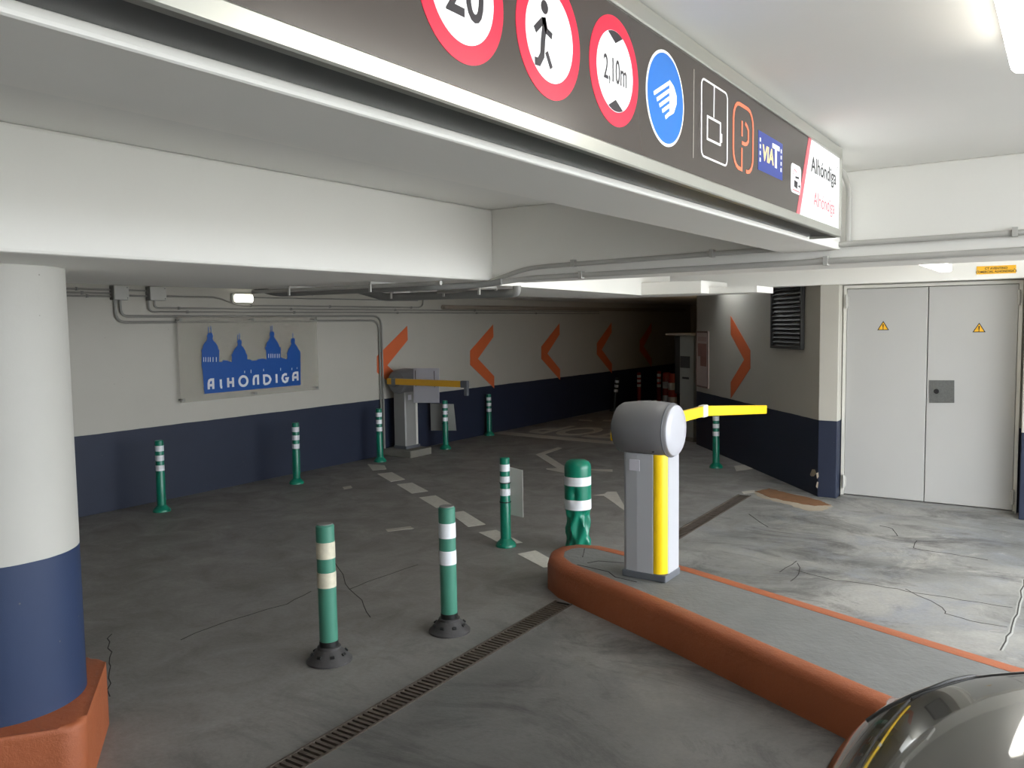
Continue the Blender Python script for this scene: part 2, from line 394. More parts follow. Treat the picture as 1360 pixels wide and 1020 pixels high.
# beams
bm = NB(); box(bm, -4.62, -2.87, Y0, 4.35, 2.10, CEZ, .012, 2); struct('trim_3', bm, BEAM, 'broad white beam over the round column')
bm = NB(); box(bm, -2.87, 2.3, 4.05, 4.40, 2.10, CEZ, .006, 2); struct('trim_4', bm, BEAM, 'white cross beam carrying the conduits')
bm = NB(); box(bm, -1.155, -.893, Y0, 4.05, 2.165, CEZ, .006, 2); struct('trim_5', bm, BEAM, 'white beam behind the dark overhead sign')
bm = NB(); prism(bm, Plane((0, 0, 0), (1, 0, 0), (0, 1, 0)), [(-4.62, 4.35), (-3.15, 4.35), (-3.47, 7.4), (-3.47, 8.1), (-4.35, 8.1)], 2.10, CEZ); struct('trim_6', bm, BEAM, 'white beam running on towards the ramp')
bm = NB(); box(bm, -3.47, -2.86, 7.4, 8.1, 2.10, 2.22, .004, 1); box(bm, -2.86, -2.40, 7.6, 8.1, 2.10, 2.16); struct('trim_7', bm, BEAM, 'short stepped white beam before the angled wall')
bm = NB(); box(bm, -4.2, 2.3, 8.80, 9.0, 2.19, CEZ, .006, 2); struct('trim_8', bm, BEAM, 'white lintel over the grey door')

# ------------------------------------------------------------------ round column on its plinth
CC = (-3.672, 1.595)
bm = NB(); lathe(bm, [(.30, .30), (.30, 2.10)], 64)
column = tag(link('column', bm, COLP, None, True), 'round column, white above and navy below, at the left edge', 'column'); column.location = (CC[0], CC[1], 0)
pl0 = Plane((0, 0, 0), (1, 0, 0), (0, 1, 0))
bm = NB(); prism(bm, Plane((0, 0, 0), (.60, .80, 0), (-.80, .60, 0)), rrect(-.90, -.385, .345, .35, .09, 6), 0, .30)
bmesh.ops.bevel(bm, geom=[e for e in bm.edges if all(v.co.z > .29 for v in e.verts)], offset=.028, segments=3, profile=.5, affect='EDGES')
part('plinth', bm, KERB, column, 'scuffed orange concrete plinth with rounded corners', True)

# ------------------------------------------------------------------ traffic island
isl_near = [(-.74+1.2, 3.707-.51), (-.74, 3.707), (-1.25, 3.951), (-1.86, 4.25), (-2.43, 4.50), (-2.80, 4.66)]
isl_nose = [(-2.96, 4.79), (-3.04, 4.95), (-3.04, 5.10), (-2.96, 5.22), (-2.80, 5.27)]
isl_far = [(-2.3, 5.17), (-1.99, 5.09), (-.24, 4.46), (.46, 4.21)]
outline = isl_near+isl_nose+isl_far
def inset(pts, d):
    out = []; k = len(pts)
    for i in range(k):
        a, b, c = Vector(pts[i-1]), Vector(pts[i]), Vector(pts[(i+1) % k])
        d1 = (b-a).normalized(); d2 = (c-b).normalized(); t = (d1+d2).normalized(); n_ = Vector((t.y, -t.x)); cs = max(.5, n_.dot(Vector((d1.y, -d1.x))))
        out.append(tuple(b+n_*(d/cs)))
    return out
bm = NB()
rings = []
IH = .22
for d, z in ((0, 0), (.0, IH-.045), (.012, IH-.018), (.03, IH), (.11, IH)):
    rings.append([bm.verts.new((x, y, z)) for x, y in inset(outline, d)])
k = len(outline)
for q in range(len(rings)-1):
    for i in range(k): bm.faces.new((rings[q][i], rings[q][(i+1) % k], rings[q+1][(i+1) % k], rings[q+1][i]))
island = tag(link('traffic_island', bm, KERB, None, True, 50), 'raised concrete island with orange painted kerb and grey top', 'kerb island')
bm = NB(); prism(bm, pl0, inset(outline, .11), .01, IH-.001)
part('island_top', bm, KTOP, island, 'worn grey concrete top')
for pts, wd in (([(-2.45, 4.95), (-2.62, 4.90), (-2.66, 4.82)], .006), ([(-2.7, 4.75), (-2.45, 4.72), (-2.36, 4.64), (-2.2, 4.62)], .006), ([(-2.85, 5.12), (-2.80, 5.02), (-2.76, 4.93)], .007)):
    bm = NB(); stroke(bm, pl0, pts, wd, IH-.001, IH+.0006); part('crack', bm, CRACK, island)

# ------------------------------------------------------------------ drainage channel with its bars
def grate(name, y0, y1, pitch, label, filled):
    g_ = empty(name, (gxc(y0), y0, 0), math.atan(.02), label, 'drain')
    L_ = (y1-y0)
    bm = NB()
    for s in (-1, 1): box(bm, s*GH-(.012 if s > 0 else 0), s*GH+(.012 if s < 0 else 0), 0, L_, -.03, .004)
    part('side_rail', bm, IRON, g_)
    bm = NB(); box(bm, -GH+.012, GH-.012, -pitch*.27, pitch*.27, -.022, .002 if not filled else -.001)
    bar = part('grate_bar', bm, IRON, g_); n = int(L_/pitch)
    bar.location = (0, pitch*.5, 0)
    for i in range(1, n):
        c = bar.copy(); COL.objects.link(c); c.parent = g_; c.location = (0, pitch*(i+.5), random.uniform(-.001, .001))
    if filled:
        bm = NB(); box(bm, -GH+.012, GH-.012, 0, L_, -.03, -.006); part('packed_dirt', bm, mat('packed dirt', (58, 54, 50), .9, var=.3, scale=20), g_)
    return g_
grate('drain_grate', 1.0, 4.60, .034, 'long slotted drain grating in the floor in front of the island', False)
grate('drain_grate', 5.75, 8.5, .034, 'dirt filled drain channel beyond the island, towards the corner pillar', True)

# ------------------------------------------------------------------ floor markings and cracks
def fpoly(name, pts, m, h=.0015, label=None):
    bm = NB(); prism(bm, pl0, pts, -.001, h); return part(name, bm, m, floor, label)
dashes = [[(-7.69, 7.916), (-7.413, 7.947), (-7.189, 7.744), (-7.288, 7.593)], [(-7.074, 7.45), (-6.989, 7.625), (-6.525, 7.344), (-6.574, 7.151)], [(-6.408, 7.067), (-6.315, 7.23), (-5.835, 6.949), (-5.912, 6.76)], [(-5.707, 6.64), (-5.624, 6.816), (-5.123, 6.503), (-5.232, 6.348)], [(-4.981, 6.241), (-4.908, 6.378), (-4.404, 6.049), (-4.486, 5.893)], [(-4.287, 5.784), (-4.205, 5.934), (-3.765, 5.698), (-3.872, 5.564)], [(-3.614, 5.394), (-3.545, 5.554), (-3.15, 5.31), (-3.242, 5.188)]]
for q in dashes: fpoly('painted_dash', q, ROADW)
fpoly('stop_line', [(-8.199, 11.199), (-8.062, 11.492), (-5.495, 11.295), (-5.378, 11.054)], ROADF, label='faded white stop line')
for q in [[(-6.164, 9.686), (-6.234, 10.424), (-6.129, 10.359), (-6.059, 9.767), (-5.294, 9.027), (-5.061, 8.642), (-5.411, 8.758), (-5.454, 8.815), (-5.337, 8.9)], [(-4.899, 8.979), (-4.936, 9.048), (-4.691, 9.161), (-4.621, 9.024)], [(-4.167, 7.671), (-4.092, 7.808), (-4.12, 7.913), (-4.038, 7.974), (-3.532, 7.205), (-3.552, 7.193), (-3.919, 7.575), (-4.058, 7.716)], [(-7.607, 13.459), (-7.667, 13.607), (-7.403, 13.625), (-7.32, 13.472)], [(-7.164, 13.593), (-7.226, 13.757), (-7.011, 13.791), (-6.933, 13.637)]]:
    fpoly('floor_arrow', q, ROADF)
for q in [[(-5.077, 5.436), (-4.957, 5.637), (-4.872, 5.591), (-5.004, 5.386)], [(-6.836, 6.626), (-6.817, 6.738), (-6.706, 6.652), (-6.726, 6.542)], [(-3.473, 10.138), (-3.322, 10.416), (-3.187, 10.114), (-3.327, 9.794)], [(-2.879, 8.65), (-2.786, 8.797), (-2.736, 8.688), (-2.82, 8.548)]]:
    fpoly('paint_scrap', q, ROADF)
pst = Plane((0, 0, 0), (-1, 0, 0), (0, -1, 0))
t_ = text('stop_lettering', 'STOP', pst, 5.60, -12.65, 1.05, ROADF, floor, 0, .002, .62, bold=.035, fitw=2.0)
cracks = [[(-4.805, 4.513), (-4.245, 4.124), (-3.907, 3.917), (-3.616, 3.713)], [(-4.138, 4.033), (-4.145, 4.329), (-4.107, 4.748)], [(-4.767, 2.664), (-4.57, 2.541), (-4.351, 2.427), (-4.175, 2.309), (-3.949, 2.19)], [(-4.326, 3.878), (-4.275, 3.601), (-4.347, 3.179), (-4.312, 2.837)], [(-1.344, 7.837), (-1.241, 7.774), (-1.158, 7.524)], [(-0.998, 7.452), (-0.994, 7.186), (-0.903, 7.164), (-0.721, 7.15), (-0.463, 7.116)], [(-0.998, 7.452), (-0.851, 7.486)], [(-1.665, 6.288), (-1.595, 6.129), (-1.582, 5.824)], [(-1.613, 6.096), (-1.318, 6.007), (-1.126, 6.046), (-0.931, 6.032), (-0.811, 6.014), (-0.521, 6.016), (-0.247, 6.018)], [(-0.864, 6.055), (-0.628, 5.798), (-0.589, 5.677), (-0.444, 5.628), (-0.254, 5.615)], [(-2.477, 7.668), (-2.179, 7.273)], [(-1.696, 6.003), (-1.681, 6.348)]]
for q in cracks:
    z_ = []
    for a_, b_ in zip(q[:-1], q[1:]):
        for t in (0, .33, .66): z_.append((a_[0]+(b_[0]-a_[0])*t+random.uniform(-.012, .012), a_[1]+(b_[1]-a_[1])*t+random.uniform(-.012, .012)))
    z_.append(q[-1]); bm = NB(); stroke(bm, pl0, z_, .0055, -.001, .0012); part('crack', bm, CRACK, floor)
jt = [(-0.213, 6.707), (-0.217, 5.988), (-0.241, 5.524), (-0.273, 5.115)]
z_ = []
for a_, b_ in zip(jt[:-1], jt[1:]):
    for t in (0, .2, .4, .6, .8): z_.append((a_[0]+(b_[0]-a_[0])*t+random.uniform(-.008, .008), a_[1]+(b_[1]-a_[1])*t))
bm = NB(); stroke(bm, pl0, z_, .026, -.001, .0012); part('expansion_joint', bm, CHALK, floor, 'pale filled joint')
bm = NB(); stroke(bm, pl0, z_, .008, -.001, .0022); part('crack', bm, CRACK, floor)
def blob(pts, jit, m, h, name, label):
    out = []
    for a_, b_ in zip(pts, pts[1:]+pts[:1]):
        for t in (0, .17, .33, .5, .67, .83): out.append((a_[0]+(b_[0]-a_[0])*t+random.uniform(-jit, jit), a_[1]+(b_[1]-a_[1])*t+random.uniform(-jit, jit)))
    bm = NB(); prism(bm, pl0, out, -.001, h); return part(name, bm, m, floor, label)
blob([(-2.73, 8.646), (-2.743, 8.869), (-2.478, 8.794), (-2.09, 8.632), (-1.902, 8.421), (-1.916, 8.148), (-2.065, 8.097), (-2.344, 8.319), (-2.613, 8.451)], .02, CHIP, .0015, 'broken_edge', 'pale broken edge of the floor patch')
blob([(-2.748, 8.727), (-2.686, 8.95), (-2.4, 8.795), (-2.049, 8.615), (-1.922, 8.448), (-2.053, 8.332), (-2.289, 8.392), (-2.558, 8.527)], .015, RUST, .004, 'floor_patch', 'rust brown broken floor patch')

# ------------------------------------------------------------------ painted chevrons on the walls
plw = Plane((WX, 0, 0), (0, 1, 0), (0, 0, 1))
CH = [(11.288, 1.823), (11.294, 1.617), (10.846, 1.269), (11.3, 0.954), (11.295, 0.753), (10.632, 1.182), (10.638, 1.406)]
c0 = CH[0][0]
for y_, sc in (9.126, 1.), (c0, 1.), (13.456, 1.), (15.598, 1.), (17.599, .95):
    bm = NB(); prism(bm, plw, [(y_+(u-c0)*sc, 1.36+(v-1.36)*sc) for u, v in CH], -.002, .003)
    part('chevron', bm, ORANGE, wl, 'orange chevron pointing left')
bm = NB(); prism(bm, pl_col, [(-2.4447, 1.8994), (-1.7902, 1.4686), (-1.7855, 1.2423), (-2.426, 0.8065), (-2.4298, 1.0261), (-1.9821, 1.3428), (-2.4406, 1.6569)], -.002, .003)
part('chevron', bm, ORANGE, wr, 'orange chevron pointing right')
# chipped plaster at the corner pillar
for q in [[(-2.122, 0.257), (-2.116, 0.211), (-2.133, 0.187), (-2.141, 0.244)], [(-2.132, 0.157), (-2.118, 0.153), (-2.126, 0.088), (-2.143, 0.104)]]:
    bm = NB(); prism(bm, Plane((0, 8.80, 0), (1, 0, 0), (0, 0, 1)), q, -.001, .003); part('chipped_plaster', bm, CHIP, bpy.data.objects['trim_1'])
bm = NB(); prism(bm, pl_col, [(-0.1798, 0.1997), (-0.1322, 0.2651), (-0.0713, 0.2724), (-0.046, 0.2359), (-0.0935, 0.1979), (-0.1546, 0.1866)], -.001, .003); part('chipped_plaster', bm, CHIP, wr)

# ------------------------------------------------------------------ louvred vent on the angled wall
q = [(-1.0806, 2.2338), (-0.349, 2.1864), (-0.3494, 1.5257), (-1.095, 1.5415)]
u0, u1 = (q[0][0]+q[3][0])/2, (q[1][0]+q[2][0])/2; v0, v1 = (q[2][1]+q[3][1])/2, min(2.5, (q[0][1]+q[1][1])/2)
vent = tag(link('wall_vent', prism(NB(), pl_col, [(u0, v0), (u1, v0), (u1, v1), (u0, v1)], .002, .012), BLK), 'dark grey louvred vent high on the angled wall', 'vent')
bm = NB(); stroke(bm, pl_col, [(u0, v0), (u1, v0), (u1, v1), (u0, v1)], .03, .012, .05, True); part('frame', bm, GRILLE, vent)
n_ = 14
for i in range(n_):
    vv = v0+(v1-v0)*(i+.5)/n_; bm = NB(); h_ = (v1-v0)/n_*.42
    a = [pl_col.p(u, vv+dv, dn) for u, dv, dn in ((u0+.012, -h_, .042), (u1-.012, -h_, .042), (u1-.012, h_, .016), (u0+.012, h_, .016))]
    b = [p_+pl_col.N*.004+Vector((0, 0, .002)) for p_ in a]; A_ = [bm.verts.new(p_) for p_ in a]; B_ = [bm.verts.new(p_) for p_ in b]
    bm.faces.new(A_[::-1]); bm.faces.new(B_)
    for k_ in range(4): bm.faces.new((A_[k_], A_[(k_+1) % 4], B_[(k_+1) % 4], B_[k_]))
    part('slat', bm, GRILLE, vent)

# framed notice beside the tunnel mouth
q = [(-3.7835, 1.6944), (-3.2516, 1.6871), (-3.2495, 0.8693), (-3.7753, 0.8789)]
u0, u1, v0, v1 = -LW+.02, q[1][0], (q[2][1]+q[3][1])/2, (q[0][1]+q[1][1])/2
no_ = tag(link('framed_notice', prism(NB(), pl_col, [(u0, v0), (u1, v0), (u1, v1), (u0, v1)], .001, .012), mat('pale notice sheet', (200, 184, 178), .5, var=.1, scale=5)), 'tall framed notice at the left end of the angled wall', 'notice')
bm = NB(); stroke(bm, pl_col, [(u0+.012, v0+.012), (u1-.012, v0+.012), (u1-.012, v1-.012), (u0+.012, v1-.012)], .024, .012, .022, True); part('frame', bm, mat('brown frame', (120, 98, 90), .5), no_)
for (a, b, c, d), m_ in (((.15, .55, .85, .78), mat('faded reddish picture', (160, 118, 108), .6, var=.25, scale=9)), ((.35, .38, .85, .55), mat('faded brown picture', (150, 106, 96), .6, var=.2, scale=9)), ((.15, .82, .85, .90), mat('faded pink heading', (188, 160, 156), .6))):
    bm = NB(); W_, H_ = u1-u0, v1-v0; prism(bm, pl_col, [(u0+W_*a, v0+H_*b), (u0+W_*c, v0+H_*b), (u0+W_*c, v0+H_*d), (u0+W_*a, v0+H_*d)], .012, .014); part('printed_block', bm, m_, no_)

# ------------------------------------------------------------------ grey double door
pld = Plane((0, DY, 0), (1, 0, 0), (0, 0, 1))
bm = NB(); t_ = .03
box(bm, DX0, DX0+t_, DY-.01, DY+.06, 0, DZ); box(bm, DX1-t_, DX1, DY-.01, DY+.06, 0, DZ); box(bm, DX0+t_, DX1-t_, DY-.01, DY+.06, DZ-t_, DZ)
door = struct('door_1', bm, mat('white door frame', (214, 212, 204), .5), 'grey steel double door in a white frame')
MIDX = -1.147
for x0, x1 in ((DX0+t_+.004, MIDX-.004), (MIDX+.004, DX1-t_-.004)):
    lf = part('door_leaf', box(NB(), x0, x1, DY+.0, DY+.045, .03, DZ-t_-.006, .003, 1), DOORG, door)
    cx_, cz_ = (-1.551, 1.767) if x0 < -1.5 else (-0.711, 1.742)
    tr = [(cx_-.055, cz_-.042), (cx_+.055, cz_-.042), (cx_, cz_+.05)]
    part('warning_sticker', prism(NB(), pld, tr, .0, .0015), BLK, lf, 'black bordered yellow warning triangle')
    k_ = .78; c_ = (cx_, cz_-.012)
    part('warning_sticker', prism(NB(), pld, [(c_[0]+(u-c_[0])*k_, c_[1]+(v-c_[1])*k_) for u, v in tr], .0015, .003), WARN, lf)
    part('warning_symbol', prism(prism(NB(), pld, [(cx_-.003, cz_-.022), (cx_+.003, cz_-.022), (cx_+.006, cz_+.018), (cx_-.006, cz_+.018)], .003, .004), pld, circle(cx_, cz_-.030, .005, 10), .003, .004), BLK, lf)
lf = door.children[-1]
q = [(-1.125, 1.234), (-0.906, 1.24), (-0.901, 1.022), (-1.12, 1.012)]
lp = part('lock_plate', prism(NB(), pld, q[::-1], 0, .006), STEEL, lf, 'brushed steel lock plate')
kx, kz = (-1.057, 1.129)
bm = NB(); lathe(bm, [(.024, 0), (.024, .010), (.018, .013), (.006, .013)], 20, M=Matrix.Translation((kx, DY-.006, kz)) @ Matrix.Rotation(R(90), 4, 'X')); part('keyhole', bm, BLK, lf)
for z_ in (2.02, .16):
    for x_ in (DX0+t_, DX1-t_):
        bm = NB(); tube(bm, [(x_, DY-.022, z_-.07), (x_, DY-.022, z_+.07)], .013, 10); box(bm, x_-.02, x_+.02, DY-.018, DY, z_-.05, z_+.05); part('hinge', bm, GALV, door)
bm = NB(); box(bm, DX0+.01, DX1-.01, DY-.03, DY+.05, .0, .022); part('threshold', bm, GALD, door)
# yellow plate over the door
q = [(-0.733, 2.311), (-0.42, 2.312), (-0.419, 2.241), (-0.731, 2.234)]
u0, u1 = q[0][0], q[1][0]; v0 = (q[2][1]+q[3][1])/2; v1 = (q[0][1]+q[1][1])/2
pll = Plane((0, 8.80, 0), (1, 0, 0), (0, 0, 1))
yp = tag(link('name_plate', prism(NB(), pll, [(u0, v0), (u1, v0), (u1, v1), (u0, v1)], .0, .005), WARN), 'small yellow lettered plate above the grey double door', 'sign')
H_ = v1-v0
text('lettering', 'CT AVENTINO', pll, (u0+u1)/2, v0+H_*.56, H_*.26, BLK, yp, .005, .001, 1.0, 'CENTER', .0006)
text('lettering', 'COMERCIAL ALHONDIGA 2', pll, (u0+u1)/2, v0+H_*.16, H_*.26, BLK, yp, .005, .001, .95, 'CENTER', .0006)
for u in (u0+.012, u1-.012):
    part('screw', lathe(NB(), [(.005, .005), (.003, .008)], 10, M=Matrix(((1, 0, 0, u), (0, 0, -1, 8.80), (0, 1, 0, (v0+v1)/2), (0, 0, 0, 1)))), STEEL, yp)

# ------------------------------------------------------------------ acrylic skyline sign on the left wall
Xs = -7.93
pls = Plane((Xs, 0, 0), (0, 1, 0), (0, 0, 1))
q = [(5.344, 1.951), (7.324, 1.962), (7.317, 1.039), (5.335, 1.021)]
u0, u1 = (q[0][0]+q[3][0])/2, (q[1][0]+q[2][0])/2; v0, v1 = (q[2][1]+q[3][1])/2, (q[0][1]+q[1][1])/2
sky = tag(link('skyline_sign', prism(NB(), pls, [(u0, v0), (u1, v0), (u1, v1), (u0, v1)], -.004, .004), ACRY), 'clear acrylic wall sign with a blue domed skyline and white letters', 'sign')
SK = [(5.635, 1.107), (5.625, 1.38), (5.615, 1.408), (5.626, 1.575), (5.616, 1.596), (5.635, 1.602), (5.641, 1.635), (5.661, 1.668), (5.694, 1.698), (5.703, 1.728), (5.696, 1.748), (5.713, 1.779), (5.768, 1.778), (5.779, 1.74), (5.766, 1.72), (5.78, 1.692), (5.811, 1.664), (5.833, 1.629), (5.836, 1.595), (5.855, 1.587), (5.849, 1.56), (5.841, 1.454), (5.881, 1.449), (5.89, 1.469), (5.955, 1.466), (5.966, 1.455), (6.012, 1.443), (6.018, 1.505), (6.007, 1.526), (6.029, 1.54), (6.043, 1.574), (6.069, 1.601), (6.1, 1.628), (6.105, 1.656), (6.094, 1.67), (6.106, 1.693), (6.154, 1.692), (6.159, 1.661), (6.149, 1.631), (6.179, 1.604), (6.202, 1.568), (6.214, 1.53), (6.229, 1.518), (6.227, 1.464), (6.275, 1.459), (6.292, 1.444), (6.362, 1.445), (6.38, 1.461), (6.451, 1.466), (6.505, 1.452), (6.504, 1.558), (6.487, 1.587), (6.506, 1.608), (6.519, 1.651), (6.551, 1.687), (6.571, 1.723), (6.563, 1.745), (6.579, 1.781), (6.628, 1.78), (6.636, 1.743), (6.625, 1.719), (6.66, 1.677), (6.695, 1.632), (6.703, 1.595), (6.725, 1.587), (6.716, 1.469), (6.753, 1.455), (6.818, 1.438), (6.825, 1.494), (6.812, 1.509), (6.832, 1.524), (6.843, 1.561), (6.873, 1.589), (6.893, 1.626), (6.885, 1.664), (6.896, 1.693), (6.944, 1.692), (6.949, 1.662), (6.942, 1.632), (6.979, 1.594), (7.006, 1.547), (7.031, 1.528), (7.017, 1.11)]
sl = part('skyline', prism(NB(), pls, SK, .004, .008), CITY, sky, 'blue domed skyline')
bm = NB()
for a, b in [[(5.721, 1.775), (5.723, 1.846)], [(5.752, 1.774), (5.753, 1.855)], [(6.106, 1.691), (6.108, 1.754)], [(6.132, 1.69), (6.132, 1.771)], [(6.582, 1.778), (6.583, 1.846)], [(6.606, 1.777), (6.607, 1.856)], [(6.919, 1.688), (6.922, 1.757)]]: stroke(bm, pls, [a, b], .007, .004, .007)
part('spire', bm, CITY, sl, kind='stuff')
bm = NB()
for a, b in [[(5.641, 1.463), (5.643, 1.514)], [(5.667, 1.462), (5.67, 1.513)], [(5.698, 1.46), (5.701, 1.512)], [(5.725, 1.459), (5.727, 1.51)], [(5.761, 1.457), (5.764, 1.509)], [(5.804, 1.455), (5.806, 1.507)], [(6.536, 1.468), (6.538, 1.517)], [(6.569, 1.466), (6.571, 1.516)], [(6.598, 1.465), (6.6, 1.515)], [(6.629, 1.464), (6.631, 1.513)], [(6.664, 1.462), (6.666, 1.512)], [(6.694, 1.461), (6.696, 1.511)], [(6.182, 1.307), (6.183, 1.333)], [(6.271, 1.302), (6.273, 1.342)], [(6.454, 1.313), (6.455, 1.342)], [(6.709, 1.306), (6.711, 1.339)], [(6.885, 1.304), (6.886, 1.33)], [(6.967, 1.315), (6.968, 1.333)]]: stroke(bm, pls, [a, b], .007, .008, .0095)
part('window_slit', bm, BAND, sl, kind='stuff')
LET = {'A': [[(0, 0), (0, .62), (.18, .92), (.5, 1), (1, 1), (1, 0)], [(0, .42), (1, .42)]],
       'L': [[(.35, 1), (.35, .25), (.5, .08), (.8, .06)]], 'H': [[(0, 0), (0, 1)], [(1, 0), (1, 1)], [(0, .5), (1, .5)]],
       'O': [circle(.5, .5, .5, 28)], 'N': [[(0, 0), (0, .6), (.18, .92), (.5, 1), (1, 1), (1, 0)]],
       'D': [[(0, .02), (0, .98), (.45, .98), (.8, .85), (1, .55), (1, .45), (.8, .15), (.45, .02), (0, .02)]],
       'I': [[(.5, 0), (.5, 1)]], 'G': [[(.85, .95), (.5, 1), (.15, .85), (0, .5), (.15, .15), (.5, 0), (.85, .12), (1, .45), (.55, .45)]]}
LP = [('A', (5.679, 1.14), (5.754, 1.134), (5.685, 1.273)), ('L', (5.825, 1.143), (5.88, 1.138), (5.831, 1.269)), ('H', (5.937, 1.144), (6.019, 1.138), (5.943, 1.28)), ('O', (6.09, 1.147), (6.219, 1.137), (6.096, 1.284)), ('N', (6.291, 1.146), (6.371, 1.141), (6.296, 1.278)), ('D', (6.442, 1.144), (6.554, 1.136), (6.448, 1.277)), ('I', (6.606, 1.148), (6.669, 1.143), (6.612, 1.282)), ('G', (6.717, 1.149), (6.819, 1.142), (6.723, 1.273)), ('A', (6.885, 1.155), (6.974, 1.149), (6.89, 1.281))]
for ch, a, b, c in LP:
    W_, H_ = b[0]-a[0], c[1]-a[1]; bm = NB(); wd = .028
    for st in LET[ch]:
        P_ = [(a[0]+wd/2+u*(W_-wd*.6), a[1]+wd/2+v*(H_-wd)) for u, v in st]
        if ch == 'O': stroke(bm, pls, P_, wd, .008, .010, True)
        else: stroke(bm, pls, P_, wd, .008, .010)
    part('letter', bm, BAND, sl)
for u, v in ((u0+.035, v1-.03), ((u0+u1)/2, v1-.03), (u1-.035, v1-.03), (u0+.035, v0+.03), ((u0+u1)/2, v0+.03), (u1-.035, v0+.03)):
    part('standoff_bolt', lathe(NB(), [(.012, -.07), (.012, -.004), (.018, .004), (.018, .012), (.012, .014)], 14, M=Matrix(((0, 0, 1, Xs), (1, 0, 0, u), (0, 1, 0, v), (0, 0, 0, 1)))), STEEL, sky)

# ------------------------------------------------------------------ conduits on the left wall
Xc = -7.975
def conduit(pts, r, label, group=None, m=GALV, rad=.12, clips=()):
    P_ = rounded(pts, rad); o = link('conduit', tube(NB(), P_, r, 8), WCON if m is GALV else m, None, True); tag(o, label, 'conduit', group)
    for c in clips:
        c = Vector(c); s = r+.005
        part('clip', box(NB(), c.x-s, c.x+s, c.y-.008 if c.z > -1 else c.y, c.y+.008, c.z-s, c.z+s), GALD, o)
    return o
def wc(*uv, X=Xc): return [(X, u, v) for u, v in uv]
def clipsat(ys, z): return [(Xc, y, z) for y in ys]
conduit(wc((3.0, 2.232), (4.66, 2.232)), .010, 'topmost of the three thin conduits entering the left junction box', None, clips=clipsat((4.3,), 2.232))
conduit(wc((3.0, 2.196), (4.66, 2.196)), .010, 'middle one of the three thin conduits entering the left junction box', None, clips=clipsat((4.35,), 2.196))
conduit(wc((3.0, 2.165), (4.66, 2.165)), .010, 'lowest of the three thin conduits entering the left junction box', None, clips=clipsat((4.4,), 2.165))
conduit(wc((4.68, 2.14), (4.68, 1.905), (8.51, 1.905), (8.51, .10)), .014, 'lowest conduit, looping from the left junction box down to the far barrier', rad=.16)
conduit(wc((4.735, 2.14), (4.735, 1.965), (8.56, 1.965), (8.56, .10)), .014, 'second lowest conduit, dropping to the far barrier beside the lowest one', rad=.16)
conduit(wc((5.045, 2.14), (5.045, 2.012), (15.0, 2.012)), .010, 'thin conduit leaving the bottom left of the right junction box', rad=.08, clips=clipsat((5.5, 7.0, 8.9, 10.8, 12.6), 2.012))
conduit(wc((5.115, 2.14), (5.115, 2.052), (15.0, 2.052)), .010, 'thin conduit leaving the bottom right of the right junction box', rad=.08, clips=clipsat((5.4, 6.95, 8.85, 10.75), 2.052))
conduit(wc((5.22, 2.178), (5.90, 2.178), (6.16, 2.090), (9.38, 2.090), (9.46, 2.12), (9.47, 2.24)), .010, 'thin conduit dipping below the emergency light and turning up at its end', rad=.10, clips=clipsat((5.45, 5.8, 6.35, 7.6, 9.2), 2.09)[2:])
conduit(wc((4.80, 2.23), (5.05, 2.23)), .010, 'short upper conduit linking the two junction boxes')
conduit(wc((4.80, 2.175), (5.05, 2.175)), .010, 'short lower conduit linking the two junction boxes')
conduit(wc((6.36, 2.185), (9.35, 2.19)), .007, 'thin cable running right from the emergency light', m=GALD)
conduit([(-7.955, 9.9, 2.10), (-7.955, 19.5, 2.10)], .035, 'thick upper pipe along the ramp wall', m=mat('brownish grey pipe', (150, 140, 126), .5))
conduit([(-7.965, 9.9, 2.03-.02), (-7.965, 19.5, 2.01)], .012, 'thin pipe below the thick pipe on the ramp wall', m=GALD) if False else None
for (y0, y1, lab) in ((4.64, 4.80, 'left grey junction box on the wall conduits'), (5.03, 5.22, 'right grey junction box on the wall conduits')):
    jb = tag(link('junction_box', box(NB(), WX+.001, WX+.075, y0, y1, 2.13, 2.275, .006, 2), GALD), lab, 'junction box')
    part('lid', box(NB(), WX+.075, WX+.09, y0+.002, y1-.002, 2.132, 2.273, .005, 2), GALV, jb)
    for v in (2.15, 2.255):
        part('screw', lathe(NB(), [(.006, 0), (.004, .004)], 8, M=Matrix(((0, 0, 1, WX+.09), (1, 0, 0, y1-.02), (0, 1, 0, v), (0, 0, 0, 1)))), STEEL, jb)
em = tag(link('emergency_light', box(NB(), WX+.001, WX+.05, 6.08, 6.37, 2.115, 2.228, .02, 3), LAMPW), 'lit white emergency light high on the left wall', 'lamp')
part('diffuser', box(NB(), WX+.045, WX+.075, 6.10, 6.35, 2.128, 2.215, .02, 3), LAMPE, em)

